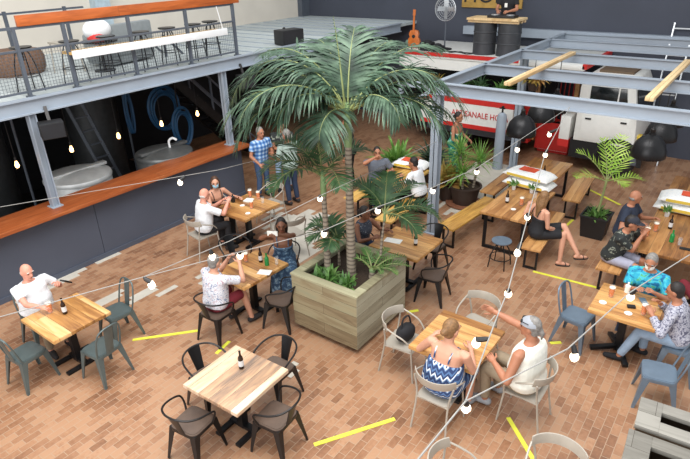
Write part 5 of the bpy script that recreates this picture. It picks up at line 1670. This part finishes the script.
person_w('bearded man in cap and dark leaf shirt, grey shorts', (-1.36, 8.82, 0), -10, hl=(-.98, 9.0, 1.0), hr=(-.98, 8.78, 1.0), lean=20, head=(10, 8), skin='skin_tan', hair=('short', 'hair_dark'), top=('shirt', 'p_darkfloral'), bottom=('shorts', 'c_lilac'), extra=('cap',), belly=.3, k=1.03)
person_w('masked man with flat grey hair in turquoise print shirt', (-.66, 7.82, 0), -95, hl=(-.52, 7.42, .86), hr=(-.76, 7.4, .86), lean=14, head=(4, 22), skin='skin_tan', hair=('short', 'hair_grey'), top=('shirt', 'p_turq'), bottom=('trousers', 'c_darkdenim'), extra=('maskw',))
person_w('man in speckled grey shirt and pale jeans at the pedestal table', (-.1, 7.05, 0), 175, hl=(-.45, 6.86, .86), hr=(-.42, 7.2, .86), lean=18, head=(0, 14), skin='skin_tan', hair=('short', 'hair_dark'), top=('long', 'p_speckle'), bottom=('trousers', 'c_lightdenim'), shoes='c_black', kl=(-.16, .44, .52), fl=(-.2, .6, .085))
person_w('woman in maroon print sitting behind the man in speckled shirt', (.05, 8.2, 0), 120, hl=(-.2, 8.75, .84), hr=(-.05, 8.85, .84), lean=12, head=(0, 5), fem=True, skin='skin_tan', hair=('bun', 'hair_dark'), top=('tee', 'p_maroon'), bottom=('trousers', 'c_maroon'))
person_w('woman in navy chevron dress seen from behind with hair bun', (-2.16, 4.58, 0), 86, hl=(-2.5, 4.98, .84), hr=(-2.0, 4.97, .84), lean=12, head=(-14, 6), fem=True, skin='skin', hair=('bun', 'hair_blond'), top=('dress', 'p_chevron'), bottom=None, shoes='c_trainer', belly=.7, vox=.011, k=1.08, wd=1.22)
person_w('man in white sleeveless shirt with grey cap and sunglasses on it', (-1.38, 5.2, 0), 170, hl=(-1.72, 4.98, .8), hr=(-1.98, 5.5, 1.1), lean=4, head=(14, 2), skin='skin_tan', hair=('pony', 'hair_grey'), top=('tank', 'c_tank'), bottom=('trousers', 'c_khaki'), extra=('greycap', 'sunglasses'), shoes='c_trainer', belly=.5, cr=.25, nr=(-.3, .9, .2), vox=.011, k=1.1, wd=1.2)
person_w('standing disc jockey in black shirt with badge behind mixing table', (-5.85, 14.95, 2.55), -92, sit=False, hl=(-5.7, 14.6, 3.58), hr=(-6.0, 14.6, 3.58), lean=8, skin='skin_tan', hair=('short', 'hair_dark'), top=('tee', 'c_black'), bottom=('trousers', 'c_black'), extra=('lanyard',))
person_w('standing woman in green print dress near the truck sign', (-5.62, 11.75, 0), 0, sit=False, hl=(-5.35, 11.95, 1.0), hr=(-5.32, 11.55, 1.0), head=(0, 5), fem=True, skin='skin_tan', hair=('bun', 'hair_dark'), top=('dress', 'p_green'), bottom=None)
person_w('standing person in black clothes half hidden behind the palm trunk', (-7.35, 9.95, 0), 200, sit=False, head=(0, 5), fem=True, skin='skin_tan', hair=('long', 'hair_dark'), top=('long', 'c_black'), bottom=('trousers', 'c_black'))
# ================================================================== TABLE THINGS
def beer_bottle(h=.24, r=.031, mat=None, lab=True):
    t = thing('beer_bottle', '', 'bottle', (0, 0, 0))
    mb = MB(); mb.lathe([(0, 0), (r, .002), (r, h * .56), (r * .8, h * .66), (r * .42, h * .76), (r * .4, h * .97), (r * .46, h * .97), (r * .46, h), (0, h)], seg=18); mb.build('glass_body', mat or M['bottle'], t)
    if lab:
        mb = MB(); mb.lathe([(r * 1.02, h * .16), (r * 1.02, h * .48)], seg=18); mb.build('paper_label', M['label'], t, fix=False)
    return t
def beer_glass(r=.042, h=.17, fill=.8):
    t = thing('beer_glass', '', 'glass', (0, 0, 0))
    mb = MB(); mb.lathe([(0, 0), (r * .72, 0), (r, h), (r * .94, h), (r * .68, .012), (0, .012)], seg=18); mb.build('glass_wall', M['clear'], t)
    if fill > 0:
        mb = MB(); mb.lathe([(0, .013), (r * .68, .013), (r * (.68 + .26 * fill), h * fill), (0, h * fill)], seg=18); mb.build('beer', M['beer'], t)
        mb = MB(); mb.lathe([(0, h * fill), (r * (.68 + .26 * fill), h * fill), (r * (.7 + .26 * fill), h * fill + .01), (0, h * fill + .01)], seg=18); mb.build('foam', M['foam'], t)
    return t
bt = beer_bottle()
BT = [((-4.06, 3.3), 'single brown beer bottle on the worn pale square table'), ((-6.83, 2.72), 'brown beer bottle on the golden table before bald man'), ((-5.62, 5.22), 'brown beer bottle beside the green one on the table of the man in maroon shorts'),
      ((-3.92, 7.02), 'brown beer bottle on table behind the planter'), ((-3.36, 9.42), 'dark bottle on the long-haired woman\'s table'), ((-.72, 9.85), 'dark bottle on the capped man\'s table, middle'), ((-3.25, 11.1), 'dark bottle behind the sacks on table near red steps'), ((-.35, 10.35), 'dark bottle close to the sacks on the capped man\'s table')]
for i, ((x, y), l) in enumerate(BT):
    place(bt, i > 0, (x, y, .762), 0, l, 'brown beer bottles on the tables')
gb = beer_bottle(.2, .034, M['green_glass'], False)
place(gb, False, (-5.47, 5.2, .762), 0, 'green bottle on the table before the photographing woman')
place(gb, True, (-.62, 9.35, .762), 0, 'green bottle on the capped man\'s picnic table beside glass')
gl = beer_glass()
GL = [((-7.02, 2.62), 'full beer glass in front of bald man at golden table'), ((-7.62, 6.98), 'beer glass on masked woman\'s table, beside the dark wall'), ((-7.42, 7.0), 'beer glass on masked woman\'s table, at its empty-chair edge'), ((-7.55, 6.35), 'beer glass before the bald man at masked woman\'s table'), ((-7.2, 6.6), 'beer glass in the middle of masked woman\'s table'),
      ((-5.82, 5.1), 'amber beer glass on the table of the man in maroon shorts'), ((-1.0, 7.18), 'beer glass nearer the empty chair on the pedestal table'), ((-.56, 6.98), 'beer glass nearer the speckled-shirt man on the pedestal table'), ((-3.1, 9.45), 'beer glass beside dark bottle on long table'), ((-.98, 9.35), 'beer glass by the man in cap'), ((-.9, 9.62), 'beer glass beside the bald navy-shirted man')]
for i, ((x, y), l) in enumerate(GL):
    place(gl, i > 0, (x, y, .762), 0, l, 'glasses of beer on the tables')
eg = beer_glass(.034, .12, 0)
for i, ((x, y), l) in enumerate((((-5.36, 5.3), 'empty clear glass beside green bottle'), ((-.5, 9.3), 'empty clear glass on the capped man\'s table'), ((-3.0, 9.9), 'empty clear glass near the sacks on long-haired woman\'s table'), ((-7.2, 6.9), 'empty clear glass on masked woman\'s table'))):
    place(eg, i > 0, (x, y, .762), 0, l, 'empty glasses')
cd = MB(); cd.lathe([(0, 0), (.048, 0), (.048, .004), (0, .004)], seg=20); cd = cd.build('coaster', M['paper']); tag(cd, '', 'coaster')
for i, ((x, y), l) in enumerate((((-1.05, 6.98), 'round white coaster on pedestal table beside the beer by empty chair'), ((-.72, 6.9), 'round white coaster on pedestal table between the two beers'), ((-7.1, 6.4), 'round white coaster at open corner of masked woman\'s table'), ((-7.45, 6.6), 'round white coaster amid the glasses on masked woman\'s table'), ((-3.15, 9.2), 'round white coaster on the long picnic table'))):
    place(cd, i > 0, (x, y, .761), 0, l, 'coasters on the tables')
def flat(name, cat, label, loc, d, mat, rz=0):
    mb = MB(); mb.box((0, 0, d[2] / 2), d); o = mb.build(name, mat, bevel=min(d) * .2); o.location = loc; o.rotation_euler = (0, 0, rz); return tag(o, label, cat)
flat('napkin', 'napkin', 'white folded napkin near the planter on the green bottle table', (-5.35, 5.02, .761), (.2, .14, .006), M['paper'], .4)
flat('napkin', 'napkin', 'crumpled white napkins on masked woman\'s table', (-7.5, 6.82, .761), (.16, .16, .03), M['paper'], .3)
flat('menu_card', 'menu', 'striped paper menu on the table behind planter', (-4.3, 6.95, .761), (.28, .16, .004), M['paper'], .2)
flat('phone', 'phone', 'dark phone lying on the pedestal table', (-.62, 7.3, .761), (.08, .15, .012), M['chair_blue'], .5)
flat('phone', 'phone', 'black phone lying on the capped man\'s picnic table', (-.4, 9.2, .761), (.16, .08, .012), M['black'], .1)
flat('sunglasses', 'sunglasses', 'dark sunglasses lying on the pedestal table', (-.72, 7.06, .761), (.1, .06, .03), M['black'], .4)
mb = MB(); mb.lathe([(0, 0), (.04, 0), (.04, .11), (0.012, .13), (.012, .16), (0, .16)], seg=16); o = mb.build('dispenser', M['black']); o.location = (-7.72, 6.62, .762); tag(o, 'small black dispenser beside the masked woman', 'dispenser')
mb = MB(); mb.lathe([(0, 0), (.035, 0), (.035, .1), (0.012, .12), (.012, .15), (0, .15)], seg=16); o = mb.build('dispenser', M['paper']); o.location = (-.85, 7.42, .762); tag(o, 'white pump bottle on the pedestal table before turquoise shirt', 'dispenser')
for i, (x, y) in enumerate(((-3.5, 10.1), (-3.15, 10.12), (-.85, 10.35), (-.3, 10.4), (-3.55, 10.95))):
    t = clump('table_plant', ('tiny potted plant before the sacks, on empty bench side of table', 'tiny potted plant before the sacks, beside the long-haired woman', 'tiny potted plant before the sacks, beside bald navy-shirted man', 'tiny potted plant before the sacks, far from bald navy-shirted man', 'tiny potted plant behind the sacks on table near red steps')[i], 'plant', (x, y, .86), M['fern'], 26, .13, .3, .03, group='tiny table plants')
    mb = MB(); mb.lathe([(0, -.098), (.035, -.098), (.045, 0), (0, 0)], seg=14); mb.build('pot', M['label'], t)
# phone in the photographing woman's hands
c = (ph[0] + ph[1]) / 2
flat('phone', 'phone', 'phone held up by the woman in the blue dress', (c[0], c[1], c[2] - .02), (.16, .012, .08), M['paper'], R(28))
mb = MB(); mb.box((0, 0, .0), (.1, .09, .16)); o = mb.build('phone_case', M['black'], bevel=.01); o.location = (-7.37, 3.07, .9); o.rotation_euler = (R(50), 0, .4); o.scale = (.9, .25, 1); tag(o, 'black phone held by the bald man in white at golden table', 'phone')
mb = MB(); mb.ell((0, 0, .13), (.16, .1, .13)); mb.tube(spline([(-.1, 0, .22), (-.05, 0, .36), (.05, 0, .36), (.1, 0, .22)]), .012, 6); o = mb.build('handbag', M['soft_black']); o.location = (-2.98, 5.15, .455); o.rotation_euler = (0, 0, 1.4); tag(o, 'black handbag on beige chair beside the planter', 'handbag')
# ================================================================== STRING LIGHTS
def cable(name_pts, label, bulbs, r=.0035, sag=.0):
    pts = [V(p) for p in name_pts]
    t = thing('string_light', label, 'string light', pts[0], 0, 'overhead string lights')
    o0 = pts[0]
    full = []
    for a, c_ in zip(pts, pts[1:]):
        for j in range(12):
            u = j / 12
            full.append(a.lerp(c_, u) - o0 - V((0, 0, sag * 4 * u * (1 - u))))
    full.append(pts[-1] - o0)
    mb = MB(); mb.tube(full, r, 6); mb.build('cable', M['wire'], t)
    for p in bulbs:
        p = V(p) - o0
        q = min(full, key=lambda z: (z - p).length)
        mb = MB(); mb.tube([q, q.lerp(p, .25) + V((0, 0, 0)), p + V((0, 0, .03))], [.006, .018, .022], 8); so = mb.build('socket', M['black'], t)
        mb = MB(); mb.lathe([(.0, -.032), (.018, -.028), (.03, -.008), (.03, .008), (.02, .03), (.016, .042)], p, 14); mb.build('bulb', M['bulb'], so)
    return t

cable([(-6.45, 2.23, 2.60), (-5.29, 4.35, 2.60), (-4.93, 5.4, 2.62)], 'string light cable running from above the bald man in white into the palm', [(-5.49, 3.91, 2.53)], .003)
J1, J2, E_, K_ = (-3.83, 2.21, 2.60), (-0.98, 2.42, 2.60), (-2.33, 8.79, 2.82), (-4.6, 8.88, 1.88)
cable([(-4.24, 1.23, 2.60), J1], 'short pale cable tail above the golden table, ending at the twin cable joint', [], .004)
cable([J1, (-3.71, 3.08, 2.60), (-3.68, 4.40, 2.60), K_], 'upper of the twin string cables crossing in front of the palm trunk', [(-3.78, 2.24, 2.52), (-3.73, 2.87, 2.52), (-3.75, 4.48, 2.52)])
cable([J1, (-3.11, 3.75, 2.60), (-2.98, 4.50, 2.60), (-2.76, 5.30, 2.60), (-2.61, 6.14, 2.60), E_], 'lower of the twin string cables, running from planter to front pergola beam', [(-3.53, 3.03, 2.52), (-3.16, 3.81, 2.52), (-3.02, 4.56, 2.52), (-2.80, 5.37, 2.52), (-2.64, 6.21, 2.52), (-2.51, 7.21, 2.55)])
cable([J2, (-1.16, 3.29, 2.60), (-1.24, 3.72, 2.60), (-2.11, 7.13, 2.60), E_], 'string light running from the couple up to the front pergola beam', [(-1.20, 3.06, 2.52), (-1.26, 3.79, 2.52), (-1.45, 4.48, 2.52), (-1.65, 5.27, 2.52), (-2.15, 7.28, 2.52), (-2.33, 7.95, 2.6)], .005)
cable([J2, (-0.64, 3.25, 2.60), (-0.46, 4.21, 2.60), (-0.18, 5.12, 2.60)], 'string light crossing over the pedestal table and turquoise-shirted man', [(-0.99, 2.46, 2.51), (-0.60, 3.31, 2.51), (-0.46, 4.30, 2.51)], .005)
cable([(-1.00, 1.80, 2.60), J2], 'thick pale cable tail at the frame bottom below the couple', [], .006)
